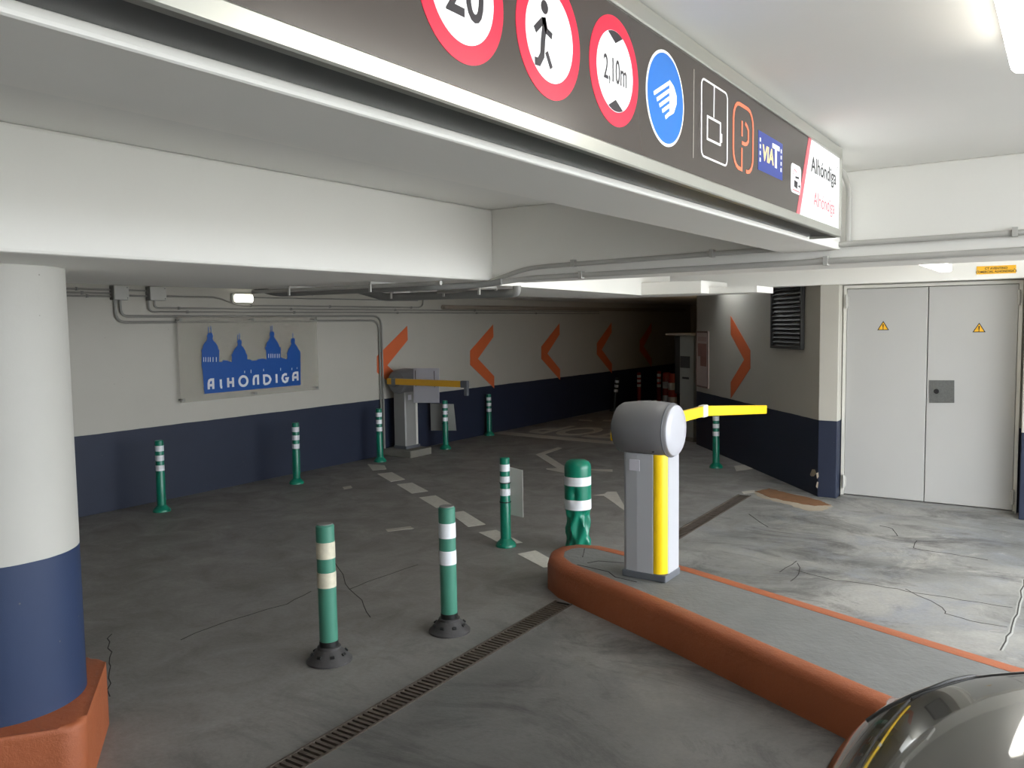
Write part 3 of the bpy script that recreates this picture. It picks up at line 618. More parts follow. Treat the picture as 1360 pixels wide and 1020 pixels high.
# ------------------------------------------------------------------ conduits on the cross beam and the soffit
def cb(name_label, pts, r, m=GALV, rad=.06, clips=()):
    o = link('conduit', tube(NB(), rounded(pts, rad), r, 10), m, None, True); tag(o, name_label, 'conduit')
    for c in clips: part('clip', box(NB(), c[0]-.010, c[0]+.010, c[1]-r-.006, c[1]+r+.004, c[2]-r-.006, c[2]+r+.006), GALV, o)
    return o
cb('upper conduit on the cross beam face, bending down under the soffit', [(2.2, 4.028, 2.205), (-.85, 4.028, 2.19), (-2.45, 4.028, 2.168), (-2.62, 4.028, 2.16), (-2.95, 4.03, 2.075), (-3.5, 4.5, 2.070), (-3.75, 4.62, 2.075)], .013, rad=.12, clips=[(x, 4.028, 2.19+(x+.85)*.0105) for x in (1.0, -.20, -1.50, -2.3)])
cb('lower conduit on the cross beam face, at its bottom edge', [(2.2, 4.03, 2.135), (-2.60, 4.03, 2.105), (-2.9, 4.0, 2.075), (-3.6, 3.85, 2.075)], .015, rad=.1, clips=[(x, 4.03, 2.122+(x+.2)*.0065) for x in (1.0, -.95, -2.25)])
cb('conduit rising on the cross beam beside the sign end', [(-.855, 4.035, 2.19), (-.855, 4.035, 2.44), (-.855, 3.9, 2.505), (-.885, 3.62, 2.508)], .012, rad=.05)
box_ = cb('wide pipe hanging under the soffit, nearer one', [(-2.72, 3.93, 2.085), (-2.85, 3.90, 2.07), (-3.1, 3.72, 2.06), (-4.42, 3.72, 2.06), (-4.72, 3.72, 2.14)], .018, GALD, rad=.1)
cb('thin pipe hanging beside the nearer soffit pipe', [(-2.9, 3.60, 2.075), (-4.5, 3.60, 2.075)], .012, GALV)
cb('wide dark pipe hanging under the soffit, farther one', [(-3.14, 4.72, 2.10), (-3.14, 4.72, 2.052), (-4.35, 4.72, 2.055), (-4.66, 4.72, 2.13)], .030, GALD, rad=.06)
for x, y, bl_ in ((-3.4, 3.66, 'small steel pipe bracket on the nearer soffit pipes, at the corner of the beam'), (-4.1, 3.66, 'small steel pipe bracket on the nearer soffit pipes, at their curved end'), (-3.7, 4.72, 'small steel pipe bracket in the middle of the farther dark soffit pipe'), (-4.2, 4.72, 'small steel pipe bracket at the curved end of the farther dark soffit pipe'), (-3.3, 4.60, 'small steel pipe bracket at the right end of the farther dark soffit pipe')):
    hb = tag(link('pipe_bracket', box(NB(), x-.008, x+.008, y-.10, y+.10, 2.085, 2.10), GALV), bl_, 'bracket', 'brackets under the soffit')
    for s in (-1, 1): part('bracket_arm', box(NB(), x-.008, x+.008, y+s*.10-.004, y+s*.10+.004, 2.04, 2.086), GALV, hb)

# ------------------------------------------------------------------ lamps
def batten(x, y0, y1, z, label, wd=.11, drop=0.):
    o = empty('fluorescent_lamp', (x, (y0+y1)/2, z), 0, label, 'lamp'); L_ = (y1-y0)/2
    part('housing', box(NB(), -wd/2, wd/2, -L_, L_, .03, CEZ-z-.001 if not drop else .07, .006, 2), LAMPW, o)
    part('diffuser', box(NB(), -wd/2+.006, wd/2-.006, -L_+.01, L_-.01, -.03, .032, .022, 3), LAMP, o)
    if drop:
        for s in (-1, 1): part('hanger', tube(NB(), [(0, s*L_*.7, .07), (0, s*L_*.7, CEZ-z)], .004, 6), GALV, o)
    return o
batten(-.06, 1.15, 2.40, 2.46, 'lit ceiling lamp at the top right, in front of the sign', .17)
batten(-.95, 5.6, 8.45, 2.285, 'lit hanging lamp close to the lintel of the grey door', .12, drop=1)
batten(-2.3, 4.6, 5.7, 2.46, 'lit ceiling lamp hidden behind the cross beam')

tl = tag(link('fill_lamp', box(NB(), -4.349, -4.30, 13.2, 13.5, 1.95, 2.07, .01, 2), LAMPW), 'unseen warm fill lamp added inside the ramp, round the corner', 'lamp')  # out-of-sight lamp added to warm and brighten the ramp wall
tl.location.x = -.07
part('diffuser', box(NB(), -4.40, -4.35, 13.22, 13.48, 1.96, 2.06, .01, 2), emis('warm fill glow', (255, 214, 160), 16.0), tl)

# ------------------------------------------------------------------ overhead sign
XS = -.77; ZB, ZT = 2.170, 2.515; YS0, YS1 = -1.2, 3.47
sg = empty('overhead_sign', (XS, 1.5, ZB), 0, 'long dark overhead sign with round traffic symbols and pictograms', 'sign')
def sp(name, bm, m, parent=None, label=None, kind=None):
    o = link(name, bm, m)
    if parent is None: o.parent = sg; o.matrix_parent_inverse = Matrix.Translation((-XS, -1.5, -ZB))
    else: o.parent = parent
    if label: o['label'] = label
    if kind: o['kind'] = kind
    return o
sp('sign_box', box(NB(), -.890, XS-.012, YS0, YS1, ZB+.010, ZT), DARKB, label='black sign casing')
FB, FT = [2.201, 2.476]
FB += .0; 
bm = NB(); box(bm, XS-.012, XS+.008, YS0, YS1, ZB, FB, .003, 1); box(bm, XS-.01, XS+.008, YS0, YS1, FT, ZT, .003, 1); box(bm, XS-.01, XS+.008, YS1-.012, YS1, FB, FT); box(bm, XS-.01, XS+.008, YS0, YS0+.03, FB, FT)
box(bm, -.885, XS-.012, YS1, YS1+.006, ZB, ZT)
sp('frame', bm, ALU, label='aluminium frame')
face = sp('sign_face', box(NB(), XS-.008, XS, YS0+.03, YS1-.012, FB, FT), SIGNF, label='dark brown sign face')
plf = Plane((XS, 0, 0), (0, 1, 0), (0, 0, 1))
D_ = .77
def disc(u, v, r, m, n0, name='disc', parent=None, lab=None): return sp(name, prism(NB(), plf, circle(u, v, r, 64), n0, n0+.0008), m, parent or face, lab)
ccz = 1.85+.646*D_
cy = [D_*1.325, D_*1.65, D_*1.975, D_*2.300]
RR = .139*D_
for i in range(3):
    d = disc(cy[i], ccz, RR, P_RED, 0, 'round_symbol', None, ('red ringed 20 symbol', 'red ringed walking person symbol', 'red ringed 2,10 m height symbol')[i])
    wv = disc(cy[i], ccz, RR*.735, P_WHT, .0008, 'white_disc', d)
def txt(s, u, v, h, m, par, ws=1., bold=0., al='LEFT', sh=0., n0=.0016, fit=None): return text('lettering', s, plf, u, v, h, m, par, n0, .0006, ws, al, bold, sh, fitw=fit)
txt('20', cy[0]+.004, ccz-.038, .076, P_BLK, face, .9, .0015, 'CENTER')
# walking person
def ps(pts, wd, name='walking_figure'): return sp(name, stroke(NB(), plf, pts, wd, .0016, .0022), P_BLK, face)
PX = [(1.252, 2.392), (1.249, 2.374), (1.251, 2.358), (1.246, 2.336), (1.243, 2.309), (1.232, 2.295), (1.219, 2.294), (1.22, 2.346), (1.247, 2.369), (1.257, 2.354), (1.276, 2.349), (1.257, 2.318), (1.273, 2.294)]
sp('walking_figure', prism(NB(), plf, circle(PX[0][0], PX[0][1], .0115, 20), .0016, .0022), P_BLK, face)
ps([PX[1], PX[2], PX[3], PX[4], PX[5], PX[6]], .0135); ps([PX[8], PX[7]], .012); ps([PX[1], PX[9], PX[10]], .011); ps([PX[11], PX[12]], .010)
# height symbol
txt('2,10m', cy[2], ccz-.022, .047, P_BLK, face, .62, .0003, 'CENTER')
k_ = RR*.735
for s in (-1, 1):
    arc = circle(cy[2], ccz, k_*.99, 8, 90*s-24, 90*s+24); sp('height_wedge', prism(NB(), plf, arc+[(cy[2], ccz+s*k_*.70)] , .0016, .0022), P_BLK, face)
# blue headlamp symbol
d = disc(cy[3], ccz, RR*.98, P_WHT, 0, 'round_symbol', None, 'blue disc with a white headlamp symbol'); disc(cy[3], ccz, RR*.92, P_BLU, .0008, 'blue_disc', d)
HL = [(1.789, 2.393), (1.813, 2.384), (1.829, 2.366), (1.829, 2.347), (1.813, 2.324), (1.789, 2.313)]
sp('headlamp_symbol', prism(NB(), plf, HL, .0016, .0022), P_WHT, face)
for a, b in [[(1.704, 2.345), (1.787, 2.386)], [(1.72, 2.335), (1.787, 2.369)], [(1.734, 2.325), (1.787, 2.352)], [(1.749, 2.316), (1.787, 2.335)], [(1.766, 2.305), (1.787, 2.318)]]:
    sp('headlamp_symbol', stroke(NB(), plf, [a, b], .0085, .0016, .0022), P_WHT, face)
a, b = [(1.939, 2.453), (1.935, 2.242)]
sp('divider', stroke(NB(), plf, [a, b], .0022, 0, .001), mat('thin pale line', (190, 184, 176), .4), face)
def rr_from(q, r, wd, m, name, closed=True):
    u0 = (q[0][0]+q[3][0])/2; u1 = (q[1][0]+q[2][0])/2; v0 = (q[2][1]+q[3][1])/2; v1 = (q[0][1]+q[1][1])/2
    if name: sp(name, stroke(NB(), plf, rrect(u0, v0, u1, v1, r), wd, 0, .001, True), m, face)
    return u0, v0, u1, v1
rr_from([(1.989, 2.443), (2.176, 2.447), (2.173, 2.259), (1.988, 2.255)], .018, .0045, P_WHT, 'ticket_pictogram')
q = [(2.076, 2.445), (2.074, 2.365), (2.029, 2.361), (2.122, 2.358), (2.117, 2.301), (2.025, 2.307), (2.14, 2.339), (2.137, 2.311)]
sp('ticket_pictogram', stroke(NB(), plf, [q[0], q[1]], .0045, 0, .001), P_WHT, face)
uu = sorted([q[2][0], q[3][0]]); vv = sorted([(q[2][1]+q[3][1])/2, (q[4][1]+q[5][1])/2])
sp('ticket_pictogram', stroke(NB(), plf, [(uu[0], vv[0]), (uu[1], vv[0]), (uu[1], vv[1]), (uu[0], vv[1])], .0055, 0, .001, True), P_WHT, face)
sp('ticket_pictogram', stroke(NB(), plf, [(uu[1]+.008, vv[0]+.008), (uu[1]+.008, vv[0]+.030)], .009, 0, .001), P_WHT, face)
u0, v0, u1, v1 = rr_from([(2.221, 2.438), (2.39, 2.442), (2.388, 2.262), (2.224, 2.27)], .02, .01, P_ORG, None)
W_, H_ = u1-u0, v1-v0
r_ = W_*.28
path = [(u0+W_*.64, v0)]+circle(u1-r_, v0+r_, r_, 4, -90, 0)+circle(u1-r_, v1-r_, r_, 4, 0, 90)+circle(u0+r_, v1-r_, r_, 4, 90, 180)+circle(u0+r_, v0+r_, r_, 4, 180, 262)+[(u0+W_*.42, v0), (u0+W_*.42, v0+H_*.34)]
sp('parking_pictogram', stroke(NB(), plf, path, .0100, 0, .001), P_ORG, face)
sp('parking_pictogram', stroke(NB(), plf, [(u0+W_*.42, v0+H_*.42), (u0+W_*.58, v0+H_*.42), (u0+W_*.68, v0+H_*.445), (u0+W_*.75, v0+H_*.50), (u0+W_*.75, v0+H_*.66), (u0+W_*.68, v0+H_*.715), (u0+W_*.58, v0+H_*.75)], .0100, 0, .001), P_ORG, face)
sp('parking_pictogram', stroke(NB(), plf, [(u0+W_*.42, v0+H_*.52), (u0+W_*.42, v0+H_*.76)], .0100, 0, .001), P_ORG, face)
q = [(2.435, 2.397), (2.685, 2.404), (2.681, 2.288), (2.439, 2.286)]
u0, v0, u1, v1 = (q[0][0]+q[3][0])/2, (q[2][1]+q[3][1])/2, (q[1][0]+q[2][0])/2, (q[0][1]+q[1][1])/2
W_, H_ = u1-u0, v1-v0
sp('toll_badge', prism(NB(), plf, [(u0, v0), (u1, v0), (u1, v1), (u0, v1)], 0, .0008), P_NVY, face, 'blue badge reading VIA T')
txt('VIA', u0+W_*.15, v0+H_*.30, H_*.40, P_YEL, face, 1, .0012, sh=.12, n0=.0008, fit=W_*.44)
txt('T', u0+W_*.56, v0+H_*.28, H_*.58, P_WHT, face, 1, .003, n0=.0008, fit=W_*.30)
bm = NB()
for x_ in (.07, .93):
    for k_ in range(4): prism(bm, plf, [(u0+W_*(x_-.02), v0+H_*(.22+.17*k_)), (u0+W_*(x_+.02), v0+H_*(.22+.17*k_)), (u0+W_*(x_+.02), v0+H_*(.32+.17*k_)), (u0+W_*(x_-.02), v0+H_*(.32+.17*k_))], .0008, .0014)
sp('toll_badge', bm, P_WHT, face, 'white dashes', 'stuff')
q = [(2.776, 2.367), (2.899, 2.352), (2.899, 2.259), (2.785, 2.264)]
u0, v0, u1, v1 = (q[0][0]+q[3][0])/2, (q[2][1]+q[3][1])/2+.004, (q[1][0]+q[2][0])/2, (q[0][1]+q[1][1])/2
W_, H_ = u1-u0, v1-v0
sp('camera_badge', prism(NB(), plf, rrect(u0, v0, u1, v1, W_*.15), 0, .0008), P_WHT, face, 'small white badge with black and rose marks')
sp('camera_badge', prism(prism(NB(), plf, [(u0+W_*.30, v0+H_*.22), (u0+W_*.62, v0+H_*.18), (u0+W_*.66, v0+H_*.42), (u0+W_*.32, v0+H_*.45)], .0008, .0014), plf, [(u0+W_*.66, v0+H_*.30), (u0+W_*.92, v0+H_*.24), (u0+W_*.92, v0+H_*.36)], .0008, .0014), P_BLK, face)
sp('camera_badge', stroke(stroke(NB(), plf, [(u0+W_*.18, v0+H_*.62), (u0+W_*.32, v0+H_*.82), (u0+W_*.55, v0+H_*.74)], .004, .0008, .0014), plf, [(u0+W_*.15, v0+H_*.1), (u0+W_*.85, v0+H_*.1)], .004, .0008, .0014), P_PNK, face)
sp('camera_badge', stroke(NB(), plf, [(u0+W_*.42, v0+H_*.56), (u0+W_*.78, v0+H_*.58)], .007, .0008, .0014), P_BLK, face)
q = [(2.992, 2.471), (3.028, 2.472), (2.891, 2.211), (2.851, 2.212)]
sp('white_panel', prism(NB(), plf, [(q[1][0], FT-.001), (YS1-.014, FT-.001), (YS1-.014, FB+.001), (q[2][0], FB+.001)], 0, .0008), P_WHT, face, 'white end panel with the car park name')
sp('red_stripe', prism(NB(), plf, [(q[0][0], FT-.001), (q[1][0], FT-.001), (q[2][0], FB+.001), (q[3][0], FB+.001)], 0, .0009), P_PNK, face, 'slanting rose stripe')
q = [(3.028, 2.367), (3.401, 2.365), (3.068, 2.255), (3.383, 2.249), (3.425, 2.427)]
txt('Alhóndiga', q[0][0], (q[0][1]+q[1][1])/2, .054, P_BLK, face, 1, .0008, n0=.0008, fit=q[1][0]-q[0][0])
txt('Alhóndiga', q[2][0], (q[2][1]+q[3][1])/2, .050, P_PNK, face, 1, .0002, n0=.0008, fit=q[3][0]-q[2][0])
sp('accent_mark', stroke(NB(), plf, circle(q[4][0], q[4][1], .011, 8, 100, 240), .003, .0008, .0014), P_BLK, face)

# ------------------------------------------------------------------ barriers
def barrier(loc, rz, strip_m, flip, label, cab_m):
    """local: end cap faces +X, arm swings on the -X side along local Y (flip mirrors it)"""
    b = empty('barrier', loc, rz, label, 'barrier')
    x0, x1, y0, y1 = -.155, .135, -.10, .125
    part('base', box(NB(), x0-.005, x1+.005, y0-.005, y1+.005, 0, .045, .006, 2), BASEG, b)
    prof = [(x1, y0+.055), (x1, y1-.01), (x1-.01, y1), (x0+.01, y1), (x0, y1-.01), (x0, y0+.02), (x0+.02, y0+.006), (x0+.10, y0-.004), (x1-.085, y0-.004), (x1-.07, y0+.004), (x1-.012, y0+.045)]
    part('cabinet', prism(NB(), pl0, prof, .045, .80), cab_m, b)
    st = [(x1-.078, y0-.002)]+[(x1-.062+.058*math.sin(R(a)), y0+.055-.062*math.cos(R(a))) for a in range(0, 91, 15)]+[(x1-.02, y0+.055), (x1-.07, y0+.01)]
    part('corner_strip', prism(NB(), pl0, st, .048, .80), strip_m, b, smooth=True, angle=30)
    hz, hr = .945, .170
    Mh = Matrix.Translation((0, .012, hz)) @ Matrix.Rotation(R(90), 4, 'Y')
    hd = part('head', lathe(NB(), [(.120, -.222), (.150, -.215), (.163, -.195), (.176, -.10), (.180, -.02), (.178, .06), (.170, .135), (.160, .150)], 64, M=Mh), HEADG, b, 'dark grey moulded barrel head', True)
    part('seam', lathe(NB(), [(.1705, .128), (.1725, .130), (.1725, .134), (.1700, .136)], 64, M=Mh), BASEG, hd)
    part('end_cap', lathe(NB(), [(.160, .150), (.159, .158), (.150, .166), (.10, .172), (.04, .175), (.002, .1755)], 64, M=Mh), DISCW, b, 'pale domed end cap', True)
    part('lock', lathe(NB(), [(.012, 0), (.010, .006), (.003, .007)], 14, M=Matrix.Translation((.06, -.112, hz-.118)) @ Matrix.Rotation(R(118), 4, 'X')), BLK, hd)
    part('lock', lathe(NB(), [(.008, 0), (.006, .004), (.002, .005)], 14, M=Matrix.Translation((.02, -.117, hz-.115)) @ Matrix.Rotation(R(118), 4, 'X')), STEEL, hd)
    part('rating_label', box(NB(), x0+.05, x0+.12, y0-.007, y0-.003, .69, .76), PAPER, b, 'small white label')
    s = -1 if flip else 1
    part('arm_hub', lathe(NB(), [(.07, -.222), (.07, -.262), (.05, -.270)], 32, M=Mh), BASEG, b)
    return b
nb = barrier((-2.175, 4.79, IH), 0, YEL, False, 'grey barrier with a yellow corner strip on the island', CABG)
XA = -2.475-(-2.175)
AZ = 1.105-IH
bm = NB(); box(bm, XA-.02, XA+.02, .05-.0, 1.66, AZ-.042, AZ+.042, .006, 2)
arm = part('arm', bm, YEL, nb, 'yellow folding arm')
bm = NB(); box(bm, XA-.026, XA+.026, 1.62, 1.72, AZ-.050, AZ+.050, .008, 2); part('arm_joint', bm, LAMPW, arm, 'pale hinge in the arm')
bm = NB(); box(bm, XA-.02, XA+.02, 0, 1.66, -.042, .042, .006, 2)
a2 = part('arm_tip', bm, YEL, arm); a2.location = (0, 1.68, AZ); a2.rotation_euler = (-math.atan2(.145, 1.66), 0, 0)
bm = NB(); box(bm, -8.0+.001, -7.48, 8.55, 9.0, 0, .10, .012, 2)
blk = tag(link('concrete_block', bm, CONC), 'low raw concrete block under the far barrier', 'block')
fb = barrier((-7.74, 8.80, .10), R(90), LAMPW, True, 'grey barrier on the concrete block by the left wall', mat('dull grey cabinet enamel', (138, 137, 134), .4))
# far arm: local -X is world -Y; world +X is local -Y
AZf = 1.06-.10
bm = NB(); box(bm, -.31, -.27, -1.20, .10, AZf-.042, AZf+.042, .006, 2); far_arm = part('arm', bm, mat('dull yellow enamel', (214, 160, 36), .4), fb, 'dull yellow arm stub')
bm = NB(); box(bm, -.318, -.262, -1.30, -1.19, AZf-.046, AZf+.046, .01, 2); box(bm, -.312, -.268, -1.30, -1.245, AZf-.15, AZf-.04, .008, 2); part('arm_end', bm, BASEG, far_arm, 'grey hooked arm end')
bm = NB(); box(bm, -.316, -.264, -.06, .01, AZf-.046, AZf+.046); part('arm_clamp', bm, STEEL, far_arm)
# board tied round the far arm
q = [(-7.39, 1.249), (-6.943, 1.258), (-6.955, 0.795), (-7.404, 0.775)]
pb = Plane((0, 8.545, 0), (1, 0, 0), (0, 0, 1))
bd = tag(link('notice_board', prism(NB(), pb, [q[3], q[2], q[1], q[0]], -.003, .003), PAPER), 'white board tied behind the arm of the far barrier', 'board')
for fx in (.08, .82):
    u = q[0][0]+(q[1][0]-q[0][0])*fx; part('cable_tie', stroke(NB(), pb, [(u, 1.00), (u-.005, 1.22)], .008, .003, .006), BLK, bd)

# ------------------------------------------------------------------ bollards
def cyl_bands(r, h, segs, n=24, top='flat'):
    """shaft as separate meshes per colour: returns list of (name, bm, idx)"""
    out = []
    for z0, z1, mi in segs:
        rr_ = r+(.0015 if mi == 'band' else 0)
        pr_ = [(rr_, z0), (rr_, z1)]
        if top == 'dome' and z1 >= h-.001: pr_ = [(rr_, z0), (rr_, z1-.05), (rr_*.93, z1-.025), (rr_*.72, z1-.008), (rr_*.35, z1), (.005, z1+.002)]
        elif z1 >= h-.001: pr_ = [(rr_, z0), (rr_, z1-.006), (rr_-.006, z1), (.005, z1)]
        out.append((mi, lathe(NB(), pr_, n)))
    return out
def thin_bollard(loc, label, tilt=(0, 0), h=.72, body=GREEN, band=BAND, body2=None, name='bollard', boltm=None, rad=.041):
    b = empty(name, loc, 0, label, 'bollard', 'slim bollards with three white bands'); b.rotation_euler = (R(tilt[0]), R(tilt[1]), 0)
    bl = lathe(NB(), [(rad*2.1, 0), (rad*2.1, .012), (rad*1.9, .03), (rad*1.35, .05), (rad*1.08, .065)], 28); part('base', bl, body2 or body, b, smooth=True)
    k = h/.72
    sh = part('shaft', lathe(NB(), [(rad*1.06, .05), (rad*1.06, .385*k), (rad, .392*k), (rad, h-.006), (rad-.006, h), (.004, h)], 28), body, b, smooth=True)
    for z0 in (.415, .515, .612): part('white_band', lathe(NB(), [(rad+.0015, z0*k), (rad+.0015, (z0+.056)*k)], 28), band, b, smooth=True)
    for a in (30, 150, 270): part('bolt', lathe(NB(), [(.009, .018), (.009, .030), (.004, .032)], 8, rad*1.75*math.cos(R(a)), rad*1.75*math.sin(R(a))), STEEL, b)
    return b
def dist_tag(b, g=None): return b
A_ = [[-7.533, 4.809], [-7.474, 6.511], [-7.675, 8.147], [-7.608, 9.478], [-7.895, 10.992], [-3.83, 5.544], [-3.631, 9.922]]
labs = ['slim green bollard nearest the round column, in front of the navy wall band', 'slim green bollard below the right part of the skyline sign', 'slim green bollard just left of the far barrier', 'slim green bollard just right of the far barrier, holding a pale board', 'slim green bollard against the navy wall, at the end of the white stop line', 'slim green bollard by the dashed line, left of the fat bollard', 'slim green bollard in front of the angled wall, under the yellow arm']
hs = [.72, .72, .72, .72, .68, .74, .70]
A_[0][0] = max(A_[0][0], -7.88)
for p_, l_, h_ in zip(A_, labs, hs):
    thin_bollard((max(p_[0], -7.9), p_[1], 0), l_, h=h_, tilt=(random.uniform(-.8, .8), random.uniform(-.6, .6)))
DARKP = mat('black plastic post', (20, 28, 26), .4)
thin_bollard((-7.75, 15.2, 0), 'leaning dark bollard in the dim ramp, first of the far ones', tilt=(0, 7), h=.70, body=DARKP)
thin_bollard((-7.70, 16.3, 0), 'straight red bollard in the dim ramp, left of the other red one', h=.74, body=REDP)
thin_bollard((-7.10, 16.0, 0), 'straight red bollard in the dim ramp, right of the other one', h=.80, body=REDP)
# boards fixed behind two of the bollards
for loc, q, l_ in ((A_[3], [(-7.929, 0.657), (-7.484, 0.665), (-7.443, 0.275), (-7.925, 0.245)], 'pale board fixed behind the bollard right of the far barrier'), (A_[5], [(-3.885, 0.665), (-3.69, 0.641), (-3.688, 0.247), (-3.892, 0.261)], 'pale board fixed behind the bollard by the dashed line')):
    yb = loc[1]+.052; pb = Plane((0, yb, 0), (1, 0, 0), (0, 0, 1))
    bd = tag(link('notice_board', prism(NB(), pb, q[::-1], -.003, .003), BACKB), l_, 'board')
    u = loc[0]; vv = sum(p_[1] for p_ in q)/4
    for dv in (-.08, .08):
        bm = NB(); stroke(bm, pl0, [(u+.047*math.cos(R(a)), loc[1]+.047*math.sin(R(a))) for a in range(-180, 180, 20)], .003, vv+dv-.004, vv+dv+.004, True); part('cable_tie', bm, BLK, bd)

def cone_bollard(loc, label, bandm, tilt, h=.76, r=.050):
    b = empty('bollard', loc, 0, label, 'bollard', 'weathered bollards on black cone bases'); b.rotation_euler = (R(tilt[0]), R(tilt[1]), 0)
    part('cone_base', lathe(NB(), [(.125, 0), (.125, .010), (.112, .022), (.075, .062), (.064, .070), (.064, .082), (.055, .085)], 40), RUB, b, 'black rubber cone base', True)
    for i in range(8):
        a = 2*math.pi*i/8+.2; bm = NB(); box(bm, -.008, .008, -.012, .012, -.006, .006, .002, 1)
        bmesh.ops.transform(bm, matrix=Matrix.Translation((.094*math.cos(a), .094*math.sin(a), .046)) @ Matrix.Rotation(a, 4, 'Z') @ Matrix.Rotation(R(45), 4, 'Y'), verts=bm.verts)
        part('base_rib', bm, BLK, b)
    part('collar', lathe(NB(), [(r+.002, .08), (r+.002, .115)], 32), BLK, b, smooth=True)
    part('shaft', lathe(NB(), [(r, .110), (r, h-.008), (r-.007, h), (.004, h)], 32), GREENW, b, smooth=True)
    part('cap', lathe(NB(), [(r-.006, h), (r-.008, h+.004), (.003, h+.004)], 32), GALD, b)
    for z0, z1 in ((h-.185, h-.095), (h-.345, h-.262)): part('white_band', lathe(NB(), [(r+.0018, z0), (r+.0018, z1)], 32), bandm, b, smooth=True)
    return b
cone_bollard((-3.339, 3.041+.06, 0), 'weathered green bollard with dirty bands on a black cone base, the nearest one', BANDW, (-1.0, -1.5))
cone_bollard((-3.047, 3.80, 0), 'weathered green bollard with clean white bands on a black cone base', BAND, (0, -.4))

# fat crumpled bollard behind the island nose
fx, fy = (-3.262, 5.756)
def dented(prof, mi, fat_r):
    bm = lathe(NB(), prof, 64)
    for v in bm.verts:
        z = v.co.z; a = math.atan2(v.co.y, v.co.x); rr_ = math.hypot(v.co.x, v.co.y)
        if rr_ < .02: continue
        d = -.024*math.exp(-((z-.47)/.05)**2)*math.exp(-((a+1.35)/.22)**2)
        d += .007*math.exp(-((z-.47)/.06)**2)*math.exp(-((a+1.9)/.25)**2)
        if z < .34: d += (-.020*abs(math.sin(3.1*a+9*z))-.012*math.sin(7*a-17*z)+.010*math.cos(11*z+2*a))*min(1, (.36-z)/.06)*min(1., max(0, z/.05))
        v.co.x += d*math.cos(a); v.co.y += d*math.sin(a)
    return bm
def zl(z0, z1, r, n=12): return [(r, z0+(z1-z0)*i/n) for i in range(n+1)]
fat = empty('bollard', (fx, fy, 0), 0, 'fat round topped green bollard with a crumpled foot behind the island nose', 'bollard'); fr = .108
part('lower_shaft', dented([(fr*.96, 0)]+zl(.02, .345, fr*.98, 24), 0, fr), GREEN, fat, 'crumpled foot', True)
part('white_band', dented(zl(.345, .425, fr+.001, 6), 0, fr), BAND, fat, smooth=True)
part('shaft', dented(zl(.425, .54, fr, 14), 0, fr), GREEN, fat, smooth=True)
part('white_band', dented(zl(.54, .61, fr+.001, 6), 0, fr), BAND, fat, smooth=True)
part('domed_cap', lathe(NB(), [(fr, .61), (fr, .675), (fr*.97, .70), (fr*.86, .722), (fr*.62, .738), (fr*.3, .744), (.003, .745)], 64), GREENW if False else GREEN, fat, smooth=True)
part('foot_ring', lathe(NB(), [(fr*1.08, 0), (fr*1.08, .018), (fr*.97, .024)], 48), BLK, fat)

# stout red and white posts far down the ramp
for (x, y, l_) in ((-6.75, 15.6, 'stout red and white post far down the ramp, left one'), (-6.50, 15.3, 'stout red and white post far down the ramp, right one')):
    b = empty('bollard', (x, y, 0), 0, l_, 'bollard', 'stout red and white posts')
    r = .085
    part('shaft', lathe(NB(), [(r*1.3, 0), (r*1.3, .02), (r, .03), (r, .77), (r*.8, .80), (.004, .80)], 28), REDP, b, smooth=True)
    for z0 in (.48, .20): part('white_band', lathe(NB(), [(r+.002, z0), (r+.002, z0+.14)], 28), BAND, b, smooth=True)

# ticket machine and its kerb at the tunnel mouth
kx, ky = (-4.89, 11.946)
km = empty('ticket_machine', (-4.78, 12.10, 0), R(-30), 'tall grey ticket machine with a flat canopy at the tunnel mouth', 'machine')
part('body', box(NB(), -.17, .17, -.15, .15, .06, 1.62, .008, 2), mat('grey machine enamel', (150, 152, 146), .45), km)
part('side_panel', box(NB(), -.36, -.17, -.10, .15, .70, 1.60), BLK, km)
part('canopy', box(NB(), -.42, .22, -.24, .18, 1.62, 1.65, .004, 1), mat('pale canopy sheet', (196, 186, 168), .5), km, 'thin pale canopy')
part('screen', box(NB(), -.15, .08, -.158, -.149, 1.12, 1.30), GRILLE, km)
part('ticket_slot', box(NB(), -.10, .06, -.156, -.149, .95, .98), BLK, km)
part('plinth', box(NB(), -.20, .20, -.18, .18, 0, .06), CONC, km)
kb = tag(link('kerb_block', box(NB(), -5.35, -4.98, 11.0, 11.9, 0, .20, .03, 2), KERB), 'short orange kerb block before the ticket machine', 'kerb')

# ------------------------------------------------------------------ black car at the lower right
car = empty('car', (-.52, 1.80, 0), R(0), 'glossy black car nosing in at the lower right corner', 'car')
SEC = [  # s (back from the nose), half width, top height, shoulder drop, sill height
 (.00, .50, .64, .05, .30), (.03, .62, .72, .06, .26), (.10, .74, .80, .07, .23), (.22, .83, .875, .08, .21), (.42, .885, .945, .09, .20), (.75, .905, 1.01, .09, .20),
 (1.15, .91, 1.06, .09, .20), (1.45, .915, 1.09, .07, .20), (2.2, .915, 1.10, .06, .20), (3.2, .905, 1.11, .06, .20), (3.8, .88, 1.1, .07, .22), (4.10, .82, 1.03, .09, .26), (4.22, .70, .94, .1, .32)]
bm = NB(); rg = []
for s, hw, zt, sd, sill in SEC:
    half = [(0, zt), (.35*hw, zt-.004), (.62*hw, zt-.016), (.80*hw, zt-.030), (.90*hw, zt-.062), (.965*hw, zt-.12), (hw, zt-.24*min(1, zt)), (hw*1.0, (zt+sill)/2), (hw*.985, sill+.08), (hw*.93, sill)]
    row = [(-y, z) for y, z in half[::-1]]+half[1:]
    rg.append([bm.verts.new((s, y, z)) for y, z in row])
